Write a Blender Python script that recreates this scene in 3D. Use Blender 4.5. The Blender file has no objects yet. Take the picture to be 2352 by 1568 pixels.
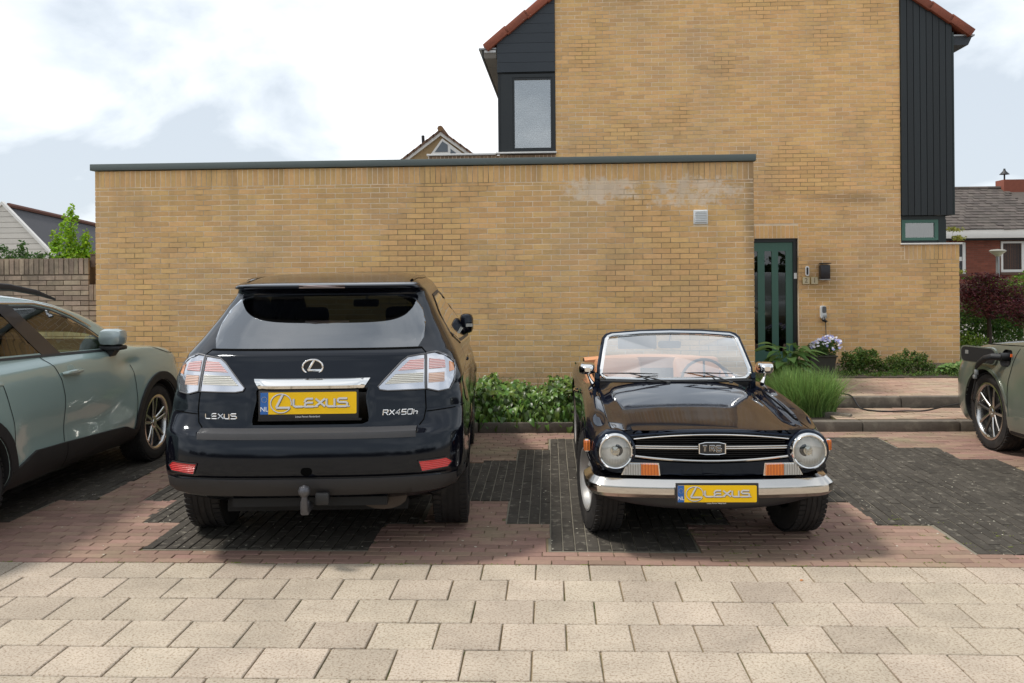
import bpy, bmesh, math, random
import numpy as np
from mathutils import Vector, Matrix
from mathutils.bvhtree import BVHTree
random.seed(7); rng = np.random.default_rng(7)
SC = bpy.context.scene
COL = SC.collection
RAD = math.radians
# ------------------------------------------------------------------ camera
cd = bpy.data.cameras.new('camera'); cam = bpy.data.objects.new('camera', cd); COL.objects.link(cam)
cd.sensor_width = 36.0; cd.sensor_fit = 'HORIZONTAL'; cd.lens = 36.0*2050/2352
cd.shift_y = -(784-622)/2352; cd.clip_start = 0.05; cd.clip_end = 2000
cam.matrix_world = Matrix.Translation((0, 0, 1.70)) @ Matrix.Rotation(RAD(2.4), 4, 'Z') @ Matrix.Rotation(RAD(90), 4, 'X') @ Matrix.Rotation(-0.008, 4, 'Z')
SC.camera = cam
# ------------------------------------------------------------------ light
SUN_DIR = Vector((-0.50, -0.04, 0.86)).normalized()       # towards the sun
SUN_STRENGTH, SUN_ANGLE = 2.0, 8.0
EXPOSURE = 0.70
W = bpy.data.worlds.new('World'); SC.world = W; W.use_nodes = True
def build_world():
    nt = W.node_tree; nt.nodes.clear(); N = nt.nodes.new; L = nt.links.new
    out = N('ShaderNodeOutputWorld')
    sky = N('ShaderNodeTexSky'); sky.sky_type = 'NISHITA'; sky.sun_disc = False
    sky.sun_elevation = math.asin(SUN_DIR.z); sky.sun_rotation = math.atan2(SUN_DIR.x, SUN_DIR.y)
    b1 = N('ShaderNodeBackground'); b1.inputs[1].default_value = 0.12; L(sky.outputs[0], b1.inputs[0])
    tc = N('ShaderNodeTexCoord'); sep = N('ShaderNodeSeparateXYZ'); L(tc.outputs['Generated'], sep.inputs[0])
    def m(op, a, b=None):
        n = N('ShaderNodeMath'); n.operation = op
        for i, v in enumerate((a, b)):
            if v is None: continue
            if isinstance(v, (int, float)): n.inputs[i].default_value = v
            else: L(v, n.inputs[i])
        return n.outputs[0]
    zz = m('ADD', m('MAXIMUM', sep.outputs[2], 0.0), 0.35)
    cmb = N('ShaderNodeCombineXYZ'); L(m('DIVIDE', sep.outputs[0], zz), cmb.inputs[0]); L(m('DIVIDE', sep.outputs[1], zz), cmb.inputs[1])
    cmb.inputs[2].default_value = 3.1
    def noise(scale, det, rough, dist=0.0):
        n = N('ShaderNodeTexNoise'); n.inputs['Scale'].default_value = scale; n.inputs['Detail'].default_value = det
        n.inputs['Roughness'].default_value = rough; n.inputs['Distortion'].default_value = dist; L(cmb.outputs[0], n.inputs['Vector']); return n.outputs[0]
    n1 = noise(1.9, 7, 0.52, 0.3); n2 = noise(0.9, 3, 0.5)
    f = m('ADD', m('MULTIPLY', n1, 0.70), m('MULTIPLY', n2, 0.30))
    cr = N('ShaderNodeValToRGB'); L(f, cr.inputs[0])
    e = cr.color_ramp.elements
    e[0].position = 0.455; e[0].color = (0.45, 0.495, 0.545, 1)
    e[1].position = 0.65; e[1].color = (0.86, 0.87, 0.885, 1)
    a = e.new(0.505); a.color = (0.585, 0.625, 0.665, 1)
    a = e.new(0.56); a.color = (0.74, 0.765, 0.79, 1)
    b2 = N('ShaderNodeBackground'); b2.inputs[1].default_value = 0.98; L(cr.outputs[0], b2.inputs[0])
    mx = N('ShaderNodeMixShader'); mx.inputs[0].default_value = 0.93
    L(b1.outputs[0], mx.inputs[1]); L(b2.outputs[0], mx.inputs[2]); L(mx.outputs[0], out.inputs[0])
build_world()
sd = bpy.data.lights.new('sun', 'SUN'); sd.energy = SUN_STRENGTH; sd.angle = RAD(SUN_ANGLE); sd.color = (1.0, 0.95, 0.88)
sun = bpy.data.objects.new('sun', sd); COL.objects.link(sun); sun.rotation_euler = SUN_DIR.to_track_quat('Z', 'Y').to_euler(); sun.location = (0, 0, 30)
VS = SC.view_settings; VS.view_transform = 'Standard'; VS.look = 'None'; VS.gamma = 1; VS.use_curve_mapping = False; VS.exposure = EXPOSURE

# ------------------------------------------------------------------ materials
MATS = {}
def mat(name, col, rough=0.6, metal=0.0, spec=0.5, coat=0.0, coat_r=0.03, var=0.0, nscale=8.0, bump=0.0, bscale=60.0, rnd=0.0, hue=0.0, emit=None,
        trans=0.0, col2=None, patches=None, rvar=0.0, aniso=None, world=False, stretch=None):
    """principled material: noise tint (var), per-piece tint (rnd), fine relief (bump), second colour in soft patches (col2)"""
    if name in MATS: return MATS[name]
    M = bpy.data.materials.new(name); M.use_nodes = True; nt = M.node_tree; N = nt.nodes.new; L = nt.links.new
    P = nt.nodes['Principled BSDF']; out = nt.nodes['Material Output']
    P.inputs['Roughness'].default_value = rough; P.inputs['Metallic'].default_value = metal
    P.inputs['Specular IOR Level'].default_value = spec; P.inputs['Coat Weight'].default_value = coat; P.inputs['Coat Roughness'].default_value = coat_r
    P.inputs['Base Color'].default_value = (*col, 1)
    if world:
        g = N('ShaderNodeNewGeometry'); vec = g.outputs['Position']
    else:
        tc = N('ShaderNodeTexCoord'); vec = tc.outputs['Object']
    if stretch:
        mp = N('ShaderNodeMapping'); mp.inputs['Scale'].default_value = stretch; L(vec, mp.inputs[0]); vec = mp.outputs[0]
    def noise(s, d=4, r=0.6):
        n = N('ShaderNodeTexNoise'); n.inputs['Scale'].default_value = s; n.inputs['Detail'].default_value = d; n.inputs['Roughness'].default_value = r
        L(vec, n.inputs['Vector']); return n.outputs[0]
    def math_(op, a, b):
        n = N('ShaderNodeMath'); n.operation = op
        for i, v in enumerate((a, b)):
            if isinstance(v, (int, float)): n.inputs[i].default_value = v
            else: L(v, n.inputs[i])
        return n.outputs[0]
    src = None
    if col2 is not None:
        mr = N('ShaderNodeMapRange'); p = patches or (1.2, 0.48, 0.62)
        L(noise(p[0], 5, 0.6), mr.inputs[0]); mr.inputs[1].default_value = p[1]; mr.inputs[2].default_value = p[2]
        mx = N('ShaderNodeMix'); mx.data_type = 'RGBA'; L(mr.outputs[0], mx.inputs[0]); mx.inputs[6].default_value = (*col, 1); mx.inputs[7].default_value = (*col2, 1)
        src = mx.outputs[2]
    if var or rnd or hue:
        hs = N('ShaderNodeHueSaturation')
        if src is not None: L(src, hs.inputs['Color'])
        else: hs.inputs['Color'].default_value = (*col, 1)
        val = None
        if var:
            val = math_('ADD', math_('MULTIPLY', math_('SUBTRACT', noise(nscale, 6, 0.65), 0.5), 2*var), 1.0)
        if rnd or hue:
            at = N('ShaderNodeAttribute'); at.attribute_name = 'rnd'; oi = N('ShaderNodeObjectInfo')
            fr = math_('FRACT', math_('ADD', at.outputs['Fac'], oi.outputs['Random']), 0.0)
            if rnd:
                rv = math_('ADD', math_('MULTIPLY', math_('SUBTRACT', fr, 0.5), 2*rnd), 1.0)
                val = rv if val is None else math_('MULTIPLY', val, rv)
            if hue:
                f2 = math_('FRACT', math_('MULTIPLY', fr, 7.31), 0.0)
                L(math_('ADD', math_('MULTIPLY', math_('SUBTRACT', f2, 0.5), 2*hue), 0.5), hs.inputs['Hue'])
        if val is not None: L(val, hs.inputs['Value'])
        src = hs.outputs[0]
    if src is not None: L(src, P.inputs['Base Color'])
    if rvar:
        L(math_('ADD', math_('MULTIPLY', math_('SUBTRACT', noise(nscale*0.7, 5, 0.6), 0.5), 2*rvar), rough), P.inputs['Roughness'])
    if bump:
        bp = N('ShaderNodeBump'); bp.inputs['Strength'].default_value = 1.0; bp.inputs['Distance'].default_value = bump
        L(noise(bscale, 5, 0.7), bp.inputs['Height']); L(bp.outputs[0], P.inputs['Normal'])
    if emit: P.inputs['Emission Color'].default_value = (*emit[:3], 1); P.inputs['Emission Strength'].default_value = emit[3]
    if trans:
        tr = N('ShaderNodeBsdfTranslucent')
        if src is not None: L(src, tr.inputs[0])
        else: tr.inputs[0].default_value = (*col, 1)
        ms = N('ShaderNodeMixShader'); ms.inputs[0].default_value = trans; L(P.outputs[0], ms.inputs[1]); L(tr.outputs[0], ms.inputs[2]); L(ms.outputs[0], out.inputs[0])
    MATS[name] = M; return M

def glassmat(name, tint, rough=0.0, ior=1.5, boost=0.0, refl=(1, 1, 1)):
    """thin glazing: tinted see-through plus fresnel mirror"""
    M = bpy.data.materials.new(name); M.use_nodes = True; nt = M.node_tree; nt.nodes.clear(); N = nt.nodes.new; L = nt.links.new
    out = N('ShaderNodeOutputMaterial'); t = N('ShaderNodeBsdfTransparent'); t.inputs[0].default_value = (*tint, 1)
    g = N('ShaderNodeBsdfGlossy'); g.inputs['Roughness'].default_value = rough; g.inputs[0].default_value = (*refl, 1)
    fr = N('ShaderNodeFresnel'); fr.inputs[0].default_value = ior
    ad = N('ShaderNodeMath'); ad.operation = 'MULTIPLY_ADD'; ad.inputs[1].default_value = 1.6; ad.inputs[2].default_value = boost; ad.use_clamp = True; L(fr.outputs[0], ad.inputs[0])
    mx = N('ShaderNodeMixShader'); L(ad.outputs[0], mx.inputs[0]); L(t.outputs[0], mx.inputs[1]); L(g.outputs[0], mx.inputs[2]); L(mx.outputs[0], out.inputs[0])
    MATS[name] = M; return M

# ------------------------------------------------------------------ objects
def link(o, parent=None):
    COL.objects.link(o)
    if parent is not None: o.parent = parent
    return o
def tag(o, label=None, cat=None, group=None, kind=None):
    if label: o['label'] = label
    if cat: o['category'] = cat
    if group: o['group'] = group
    if kind: o['kind'] = kind
    return o
def empty(name, loc=(0, 0, 0), rz=0.0, label=None, cat=None, group=None, kind=None):
    o = bpy.data.objects.new(name, None); o.location = loc; o.rotation_euler = (0, 0, rz); o.empty_display_size = 0.2
    link(o); return tag(o, label, cat, group, kind)
def npmesh(name, V, F, rnd=None, smooth=False):
    V = np.asarray(V, dtype=np.float32).reshape(-1, 3); F = np.asarray(F, dtype=np.int32); k = F.shape[1]
    me = bpy.data.meshes.new(name); me.vertices.add(len(V)); me.vertices.foreach_set('co', V.ravel())
    me.loops.add(F.size); me.loops.foreach_set('vertex_index', F.ravel()); me.polygons.add(len(F))
    me.polygons.foreach_set('loop_start', np.arange(0, F.size, k, dtype=np.int32)); me.polygons.foreach_set('loop_total', np.full(len(F), k, dtype=np.int32))
    me.polygons.foreach_set('use_smooth', np.full(len(me.polygons), bool(smooth)))
    me.update(calc_edges=True)
    if rnd is not None:
        a = me.attributes.new('rnd', 'FLOAT', 'FACE'); a.data.foreach_set('value', np.asarray(rnd, dtype=np.float32))
    return me
def mobj(name, me, m, parent=None, loc=None, rot=None, scale=None):
    o = bpy.data.objects.new(name, me)
    if m is not None and not me.materials:
        for mm in (m if isinstance(m, (list, tuple)) else [m]): me.materials.append(mm)
    if loc is not None: o.location = loc
    if rot is not None: o.rotation_euler = rot
    if scale is not None: o.scale = scale
    return link(o, parent)
class MB:
    """collects simple solids into one bmesh"""
    def __init__(s): s.bm = bmesh.new(); s.mi = 0
    def face(s, pts):
        vs = [s.bm.verts.new(p) for p in pts]; f = s.bm.faces.new(vs); f.material_index = s.mi; return f
    def box(s, x0, x1, y0, y1, z0, z1, M=None, bev=0.0):
        b = bmesh.ops.create_cube(s.bm, size=1.0)['verts']
        T = Matrix.Translation(((x0+x1)/2, (y0+y1)/2, (z0+z1)/2)) @ Matrix.Diagonal((abs(x1-x0), abs(y1-y0), abs(z1-z0), 1))
        bmesh.ops.transform(s.bm, matrix=T, verts=b)
        fs = list({f for v in b for f in v.link_faces})
        for f in fs: f.material_index = s.mi
        if bev:
            es = list({e for v in b for e in v.link_edges})
            r = bmesh.ops.bevel(s.bm, geom=es, offset=bev, segments=2, affect='EDGES', profile=0.5, clamp_overlap=True)
            b = list({v for f in r['faces'] for v in f.verts} | {v for v in b if v.is_valid})
        if M is not None: bmesh.ops.transform(s.bm, matrix=M, verts=[v for v in b if v.is_valid])
        return s
    def tube(s, pts, r, n=8, cap=True, flat=None, closed=False):
        pts = [Vector(p) for p in pts]; R = r if isinstance(r, (list, tuple)) else [r]*len(pts); rings = []
        up0 = None
        for i, p in enumerate(pts):
            if closed: t = (pts[(i+1) % len(pts)]-pts[i-1])
            else: t = (pts[min(i+1, len(pts)-1)]-pts[max(i-1, 0)])
            if t.length < 1e-9: t = Vector((0, 0, 1))
            t.normalize()
            if up0 is None:
                up0 = Vector((0, 0, 1)) if abs(t.z) < 0.9 else Vector((0, 1, 0))
            a = t.cross(up0)
            if a.length < 1e-6: a = t.orthogonal()
            a.normalize(); b = a.cross(t).normalized(); up0 = b
            rr = R[i]; ra, rb = (rr if isinstance(rr, tuple) else (rr, rr))
            if flat: ra, rb = ra*flat[0], rb*flat[1]
            rings.append([s.bm.verts.new(p+a*(ra*math.cos(2*math.pi*k/n))+b*(rb*math.sin(2*math.pi*k/n))) for k in range(n)])
        m = len(rings)
        for i in range(m if closed else m-1):
            A, B = rings[i], rings[(i+1) % m]
            for k in range(n):
                f = s.bm.faces.new((A[k], A[(k+1) % n], B[(k+1) % n], B[k])); f.smooth = n > 5; f.material_index = s.mi
        if cap and not closed:
            for rg in (rings[0][::-1], rings[-1]):
                f = s.bm.faces.new(rg); f.material_index = s.mi
        return s
    def lathe(s, prof, n=32, M=None, closed=False):
        """prof: (radius, axial) about local Y axis"""
        rings = []; vs = []
        for r, h in prof:
            rg = [s.bm.verts.new((max(r, 1e-5)*math.cos(2*math.pi*k/n), h, max(r, 1e-5)*math.sin(2*math.pi*k/n))) for k in range(n)]
            rings.append(rg); vs += rg
        m = len(rings)
        for i in range(m if closed else m-1):
            A, B = rings[i], rings[(i+1) % m]
            for k in range(n):
                f = s.bm.faces.new((A[k], A[(k+1) % n], B[(k+1) % n], B[k])); f.smooth = True; f.material_index = s.mi
        if M is not None: bmesh.ops.transform(s.bm, matrix=M, verts=vs)
        return s
    def prism(s, poly, axis, a, b, M=None):
        """extrude a 2D polygon along axis ('x','y','z') from a to b"""
        def P(p, h):
            return {'x': (h, p[0], p[1]), 'y': (p[0], h, p[1]), 'z': (p[0], p[1], h)}[axis]
        A = [s.bm.verts.new(P(p, a)) for p in poly]; B = [s.bm.verts.new(P(p, b)) for p in poly]; n = len(poly); fs = []
        fs.append(s.bm.faces.new(A)); fs.append(s.bm.faces.new(B[::-1]))
        for i in range(n): fs.append(s.bm.faces.new((A[i], B[i], B[(i+1) % n], A[(i+1) % n])))
        for f in fs: f.material_index = s.mi
        if M is not None: bmesh.ops.transform(s.bm, matrix=M, verts=A+B)
        return s
    def build(s, name, m, parent=None, sharp=35, smooth=True, loc=None, rot=None, merge=0.0, keep=False):
        if merge: bmesh.ops.remove_doubles(s.bm, verts=s.bm.verts, dist=merge)
        bmesh.ops.recalc_face_normals(s.bm, faces=s.bm.faces)
        me = bpy.data.meshes.new(name); s.bm.to_mesh(me); s.bm.free()
        if smooth:
            me.polygons.foreach_set('use_smooth', np.ones(len(me.polygons), dtype=bool)); me.set_sharp_from_angle(angle=RAD(sharp))
        return mobj(name, me, m, parent, loc, rot)
def boxobj(name, m, parent, x0, x1, y0, y1, z0, z1, bev=0.0):
    return MB().box(x0, x1, y0, y1, z0, z1, bev=bev).build(name, m, parent)
def pchip(xs, ys, x):
    n = len(xs); h = [xs[i+1]-xs[i] for i in range(n-1)]; d = [(ys[i+1]-ys[i])/h[i] for i in range(n-1)]
    m = [d[0]]+[0 if d[i-1]*d[i] <= 0 else 2*d[i-1]*d[i]/(d[i-1]+d[i]) for i in range(1, n-1)]+[d[-1]]
    if x <= xs[0]: return ys[0]
    if x >= xs[-1]: return ys[-1]
    i = 0
    while x > xs[i+1]: i += 1
    t = (x-xs[i])/h[i]; t2, t3 = t*t, t*t*t
    return (2*t3-3*t2+1)*ys[i]+(t3-2*t2+t)*h[i]*m[i]+(-2*t3+3*t2)*ys[i+1]+(t3-t2)*h[i]*m[i+1]
def smooth(a, b, x):
    t = min(1, max(0, (x-a)/(b-a))); return t*t*(3-2*t)
# ------------------------------------------------------------------ ground
BOXV = np.array([[-.5,-.5,0],[.5,-.5,0],[.5,.5,0],[-.5,.5,0],[-.5,-.5,1],[.5,-.5,1],[.5,.5,1],[-.5,.5,1]])
def block_template(ch):
    """unit block 1x1 footprint, top at 0, chamfered rim; ch in metres is applied after scaling"""
    return ch
def blocks(pieces, depth=0.03, ch=0.004):
    """pieces: (cx, cy, lx, ly, z, tilt) -> arrays of chamfered paving blocks"""
    V, F, R = [], [], []
    for i, (cx, cy, lx, ly, z, r) in enumerate(pieces):
        a, b = lx/2, ly/2; o = len(V)
        for (hx, hy, hz) in ((a, b, z-depth), (a, b, z-ch), (a-ch, b-ch, z)):
            for sx, sy in ((-1, -1), (1, -1), (1, 1), (-1, 1)): V.append((cx+sx*hx, cy+sy*hy, hz+r*sx*0.0015))
        for k in range(4):
            F.append((o+k, o+(k+1) % 4, o+4+(k+1) % 4, o+4+k)); F.append((o+4+k, o+4+(k+1) % 4, o+8+(k+1) % 4, o+8+k))
        F.append((o+8, o+9, o+10, o+11)); R += [random.random()]*9
    return V, F, R
M_tile = mat('concrete_tile', (0.43, 0.365, 0.288), 0.9, spec=0.2, var=0.36, nscale=3.2, bump=0.004, bscale=120, rnd=0.10, hue=0.005, col2=(0.20, 0.14, 0.092), patches=(85, 0.49, 0.70), world=True)
M_redp = mat('red_clay_paver', (0.27, 0.172, 0.132), 0.9, spec=0.3, var=0.22, nscale=30, bump=0.002, bscale=120, rnd=0.16, hue=0.012, col2=(0.25, 0.195, 0.13), patches=(0.8, 0.50, 0.68), world=True)
M_blkp = mat('black_clay_paver', (0.058, 0.051, 0.042), 0.85, spec=0.25, var=0.35, nscale=40, bump=0.002, bscale=120, rnd=0.2, col2=(0.17, 0.155, 0.125), patches=(16.0, 0.56, 0.70), world=True)
M_sand = mat('joint_sand', (0.27, 0.21, 0.13), 0.95, spec=0.1, var=0.5, nscale=6, col2=(0.075, 0.09, 0.03), patches=(3.0, 0.5, 0.62), world=True)
M_sandb = mat('black_joint_grit', (0.21, 0.19, 0.15), 0.95, spec=0.1, var=0.5, nscale=9, world=True)
M_asph = mat('far_ground', (0.22, 0.205, 0.18), 0.9, var=0.2, nscale=2, world=True)
g = MB().box(-700, 700, -700, 900, -0.6, -0.05).build('ground', M_asph, smooth=False); tag(g, kind='structure')
YT = 5.165
# road tiles
road = MB().box(-12, 12, -14, YT, -0.049, -0.012).build('road', M_sand, smooth=False); tag(road, kind='structure')
rows = [YT, 4.905]
while rows[-1] > -13.5: rows.append(rows[-1]-0.3015)
shared = []
near, far = [], []
for i in range(len(rows)-1):
    y1, y0 = rows[i], rows[i+1]; off = -0.09 if i % 2 == 0 else 0.065
    k0 = int((-11.5-off)/0.3035)
    for k in range(k0, -k0):
        x = off+k*0.3035; cx = x+0.152; cy = (y0+y1)/2
        pc = (cx, cy, 0.2955, (y1-y0)-0.008, random.uniform(-0.0015, 0.0015), random.uniform(-1, 1))
        (near if (3.2 < cy and abs(cx+0.4) < 0.92*cy+0.6-0.3) else far).append(pc)
near.sort(key=lambda p: p[1]); far += near[300:]; near = near[:300]
def brick_mesh(name, lx, ly, depth, ch, m):
    V, F, R = blocks([(0, 0, lx, ly, 0, 0)], depth, ch); me = npmesh(name, V, F); me.materials.append(m); return me
me_tile = brick_mesh('tile', 1, 1, 0.02, 0.0, M_tile)
tile_full = brick_mesh('tile_full', 0.2955, 0.2935, 0.02, 0.004, M_tile); tile_first = brick_mesh('tile_cut', 0.2955, 0.252, 0.02, 0.004, M_tile)
for (cx, cy, lx, ly, z, r) in near:
    o = mobj('tile', tile_first if ly < 0.28 else tile_full, None, road, (cx, cy, z), (random.uniform(-.007, .007), random.uniform(-.006, .006), random.uniform(-.009, .009)))
V, F, R = blocks(far, 0.02, 0.004); o = mobj('tile_field', npmesh('tile_field', V, F, R), M_tile, road); tag(o, kind='stuff')
# parking bays of red and black clay pavers
BLACK = [(-9, -3.44, 6.56, 8.6), (-9, -3.72, 6.0, 9.1), (-2.53, -1.12, 5.42, 9.0), (-2.80, -0.87, 5.99, 8.5), (-3.075, -0.6, 6.56, 7.9), (-0.02, 0.9, 5.42, 9.05), (-0.315, 1.2, 6.02, 8.49), (-0.595, 1.5, 6.61, 7.99), (-0.87, 1.8, 7.2, 7.5),
         (2.505, 6.5, 5.41, 7.05), (2.19, 6.2, 6.02, 7.61), (1.92, 3.945, 6.62, 8.07), (1.64, 3.62, 7.1, 8.585), (1.6, 3.29, 7.7, 9.11)]
def is_black(x, y):
    return any(a <= x <= b and c <= y <= d for a, b, c, d in BLACK)
YK = 9.33
bay = MB().box(-12, 12, YT+0.004, 9.7, -0.049, -0.010).build('parking_bay', M_sand, smooth=False); tag(bay, kind='structure')
grit = MB().box(-12, 12, YT+0.01, 9.7, -0.0095, -0.0055)
P, C = 0.0745, 0.214
red, blk = [], []
yy = YT+0.006; r_ = 0
while yy < 9.6:
    off = (r_*0.37 % 1)*C
    for k in range(-56, 57):
        x0 = k*C+off; cy = yy+P/2; segs = []
        # clip red stretcher against black zones by sampling
        n = 8; inside = [not is_black(x0+(j+0.5)*C/n, cy) for j in range(n)]
        j = 0
        while j < n:
            if inside[j]:
                e = j
                while e < n and inside[e]: e += 1
                a, b = x0+j*C/n, x0+e*C/n
                if b-a > 0.04: red.append(((a+b)/2, cy, b-a-0.005, P-0.006, random.uniform(-.002, .002), random.uniform(-1, 1)))
                j = e
            else: j += 1
    yy += P; r_ += 1
xx = -12.0; r_ = 0
while xx < 12:
    off = (r_ % 2)*C/2; cx = xx+P/2; k = 0
    while YT+off+k*C < 9.6:
        y0 = YT+off+k*C-C/2; n = 8; inside = [is_black(cx, y0+(j+0.5)*C/n) for j in range(n)]; j = 0
        while j < n:
            if inside[j]:
                e = j
                while e < n and inside[e]: e += 1
                a, b = y0+j*C/n, y0+e*C/n
                if b-a > 0.04: blk.append((cx, (a+b)/2, P-0.007, b-a-0.004, random.uniform(-.002, .002), random.uniform(-1, 1)))
                j = e
            else: j += 1
        k += 1
    xx += P; r_ += 1
def visible(cx, cy): return -0.62*cy < cx < 0.55*cy
allp = [(p, 0) for p in red]+[(p, 1) for p in blk]
allp.sort(key=lambda q: q[0][1] if (visible(q[0][0], q[0][1]) and max(q[0][2], q[0][3]) > 0.19) else 99)
meR = brick_mesh('paver_red', C-0.005, P-0.006, 0.02, 0.003, M_redp); meB = brick_mesh('paver_black', P-0.007, C-0.004, 0.02, 0.003, M_blkp)
for (p, kind) in allp[:300]:
    if kind: s = (1, p[3]/(C-0.004), 1)
    else: s = (p[2]/(C-0.005), 1, 1)
    o = mobj('paver', meB if kind else meR, None, bay, (p[0], p[1], p[4]), (random.uniform(-.01, .01), random.uniform(-.006, .006), random.uniform(-.012, .012)), s)
restR = [p for p, k in allp[300:] if k == 0]; restB = [p for p, k in allp[300:] if k == 1]
for nm, rr, mm in (('red_paver_field', restR, M_redp), ('black_paver_field', restB, M_blkp)):
    V, F, R = blocks(rr, 0.02, 0.003); o = mobj(nm, npmesh(nm, V, F, R), mm, bay); tag(o, kind='stuff')
gb = MB()
for a, b, c, d in BLACK: gb.box(a, b, c, min(d, 9.2), -0.0098, -0.0060-random.random()*0.001)
o = gb.build('joint_grit', M_sandb, bay, smooth=False); tag(o, kind='stuff')
# moss, grit and fallen bits in the joints
M_moss = mat('moss', (0.13, 0.15, 0.03), 0.95, var=0.4, nscale=60, world=True)
M_bit = mat('pale_litter', (0.55, 0.52, 0.42), 0.9, var=0.3, nscale=90)
def scatter_flakes(name, pts, size, m, parent, zr=(0.001, 0.006)):
    V, F = [], []
    for (x, y) in pts:
        n = 5; o = len(V); s = random.uniform(*size); h = random.uniform(*zr); an = random.random()*6.28; ex = random.uniform(0.4, 1)
        for k in range(n):
            a = 2*math.pi*k/n; r = s*random.uniform(0.6, 1.1); dx, dy = r*math.cos(a), ex*r*math.sin(a)
            V.append((x+dx*math.cos(an)-dy*math.sin(an), y+dx*math.sin(an)+dy*math.cos(an), 0.0015))
        V.append((x, y, h))
        for k in range(n): F.append((o+k, o+(k+1) % n, o+n))
    o = mobj(name, npmesh(name, V, F), m, parent); tag(o, kind='stuff'); return o
def moss_pts(n):
    r = []
    for _ in range(n):
        c = random.random()
        if c < 0.35:
            x = random.uniform(-3.5, 3); y = YT-0.005+random.gauss(0, 0.006)
        elif c < 0.8:
            x = random.uniform(0.9, 3.0); row = round((random.uniform(5.2, 6.2)-YT)/P); y = YT+row*P+random.gauss(0, 0.004)
        else:
            x = random.uniform(-2, 5); y = 9.25+0.025*x+random.gauss(0, 0.02)
        for j in range(random.randint(1, 6)): r.append((x+random.gauss(0, 0.02), y+random.gauss(0, 0.004)))
    return r
scatter_flakes('moss', moss_pts(170), (0.003, 0.009), M_moss, bay, (0.002, 0.008))
lit = [(random.uniform(-3.6, 5), 5.3+abs(random.gauss(0, 1.6))) for _ in range(520)]
scatter_flakes('litter', [p for p in lit if p[1] < 9.2], (0.003, 0.011), M_bit, bay, (0.002, 0.004))
scatter_flakes('grit', [(random.uniform(-3.5, 3), random.uniform(3.4, 5.1)) for _ in range(500)], (0.002, 0.005), M_bit, road, (0.002, 0.004))
leaf = scatter_flakes('fallen_leaf', [(1.36, 4.93)], (0.022, 0.024), mat('dry_leaf', (0.45, 0.17, 0.05), 0.8), None, (0.006, 0.008)); tag(leaf, 'small dry orange leaf lying on the concrete tiles in front of the convertible', 'leaf'); del leaf['kind']
# kerb and steps
KA = RAD(0.9)
def kerbY(x): return 9.36+math.tan(KA)*x
M_kerb = mat('weathered_kerb', (0.115, 0.098, 0.078), 0.92, var=0.4, nscale=14, bump=0.004, bscale=40, rnd=0.12, col2=(0.20, 0.175, 0.135), patches=(5, 0.52, 0.7), world=True)
kerb = empty('kerb', (0, 9.36, 0), KA, kind='structure')
for i in range(-9, 10):
    x0 = 0.24+i*1.0 if i < 3 else 0.24+i*1.0
    MB().box(x0+0.003, x0+0.997, 0, 0.13, -0.04, 0.108, bev=0.012).build('kerb_stone', M_kerb, kerb)
soilm = mat('garden_soil', (0.05, 0.036, 0.024), 0.95, var=0.4, nscale=20, bump=0.01, bscale=30, world=True)
for nm, (x0, x1, y0, y1, z0, z1) in {'planting_bed': (-9, 2.42, 9.55, 10.75, -0.04, 0.115), 'front_garden': (2.42, 14, 10.6, 14.2, -0.04, 0.165), 'garden_bed': (2.42, 6.4, 12.15, 13.98, 0.1, 0.235)}.items():
    o = MB().box(x0, x1, y0, y1, z0, z1).build(nm, soilm, smooth=False); tag(o, kind='structure')
strip = MB().box(2.42, 14, 9.55, 10.6, -0.04, 0.085).build('tuft_bed', soilm, smooth=False); tag(strip, kind='structure')
# red path slabs between the two steps and behind the second
M_redpath = mat('path_paver', (0.33, 0.215, 0.155), 0.85, var=0.25, nscale=20, bump=0.002, bscale=100, rnd=0.15, hue=0.012, col2=(0.36, 0.27, 0.19), patches=(1.5, 0.45, 0.6), world=True)
def path(name, x0, x1, y0, y1, z, P_=0.105, C_=0.21):
    base = MB().box(x0, x1, y0, y1, -0.04, z-0.006).build(name, M_sand, smooth=False); tag(base, kind='structure'); pcs = []; y = y0; r = 0
    while y < y1-0.02:
        d = min(P_, y1-y); x = x0-(r % 2)*C_/2
        while x < x1:
            a, b = max(x, x0), min(x+C_, x1)
            if b-a > 0.03: pcs.append(((a+b)/2, y+d/2, b-a-0.006, d-0.006, z+random.uniform(-.003, .003), random.uniform(-1, 1)))
            x += C_
        y += d; r += 1
    pcs.sort(key=lambda p: p[1]); me = brick_mesh(name+'_paver', 1, 1, 0.02, 0.0, M_redpath)
    vis = [p for p in pcs if p[0] < 5.2][:300]; rest = [p for p in pcs if p not in vis]
    meF = brick_mesh(name+'_paver_full', C_-0.006, P_-0.006, 0.02, 0.003, M_redpath)
    for p in vis: mobj('paver', meF, None, base, (p[0], p[1], p[4]), (random.uniform(-.01, .01), random.uniform(-.01, .01), 0), (p[2]/(C_-0.006), p[3]/(P_-0.006), 1))
    if rest:
        V, F, R = blocks(rest, 0.02, 0.003); o = mobj('paver_field', npmesh('pf', V, F, R), M_redpath, base); tag(o, kind='stuff')
path('lower_path', 3.02, 9.0, 9.56, 10.30, 0.112)
path('upper_path', 3.05, 9.0, 10.44, 12.15, 0.225)
step = empty('step', (0, 10.33, 0), RAD(0.4), kind='structure')
for i in range(6): MB().box(3.0+i*1.0+0.003, 3.997+i*1.0, 0, 0.12, 0.05, 0.228, bev=0.012).build('kerb_stone', M_kerb, step)
# diagonal edging stones at the left of the lower path
MB().box(0, 0.62, -0.04, 0.04, 0.0, 0.14, bev=0.01).build('edging_stone', M_kerb, step, loc=(2.72, -0.28, 0), rot=(0, 0, RAD(-38)))
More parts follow.
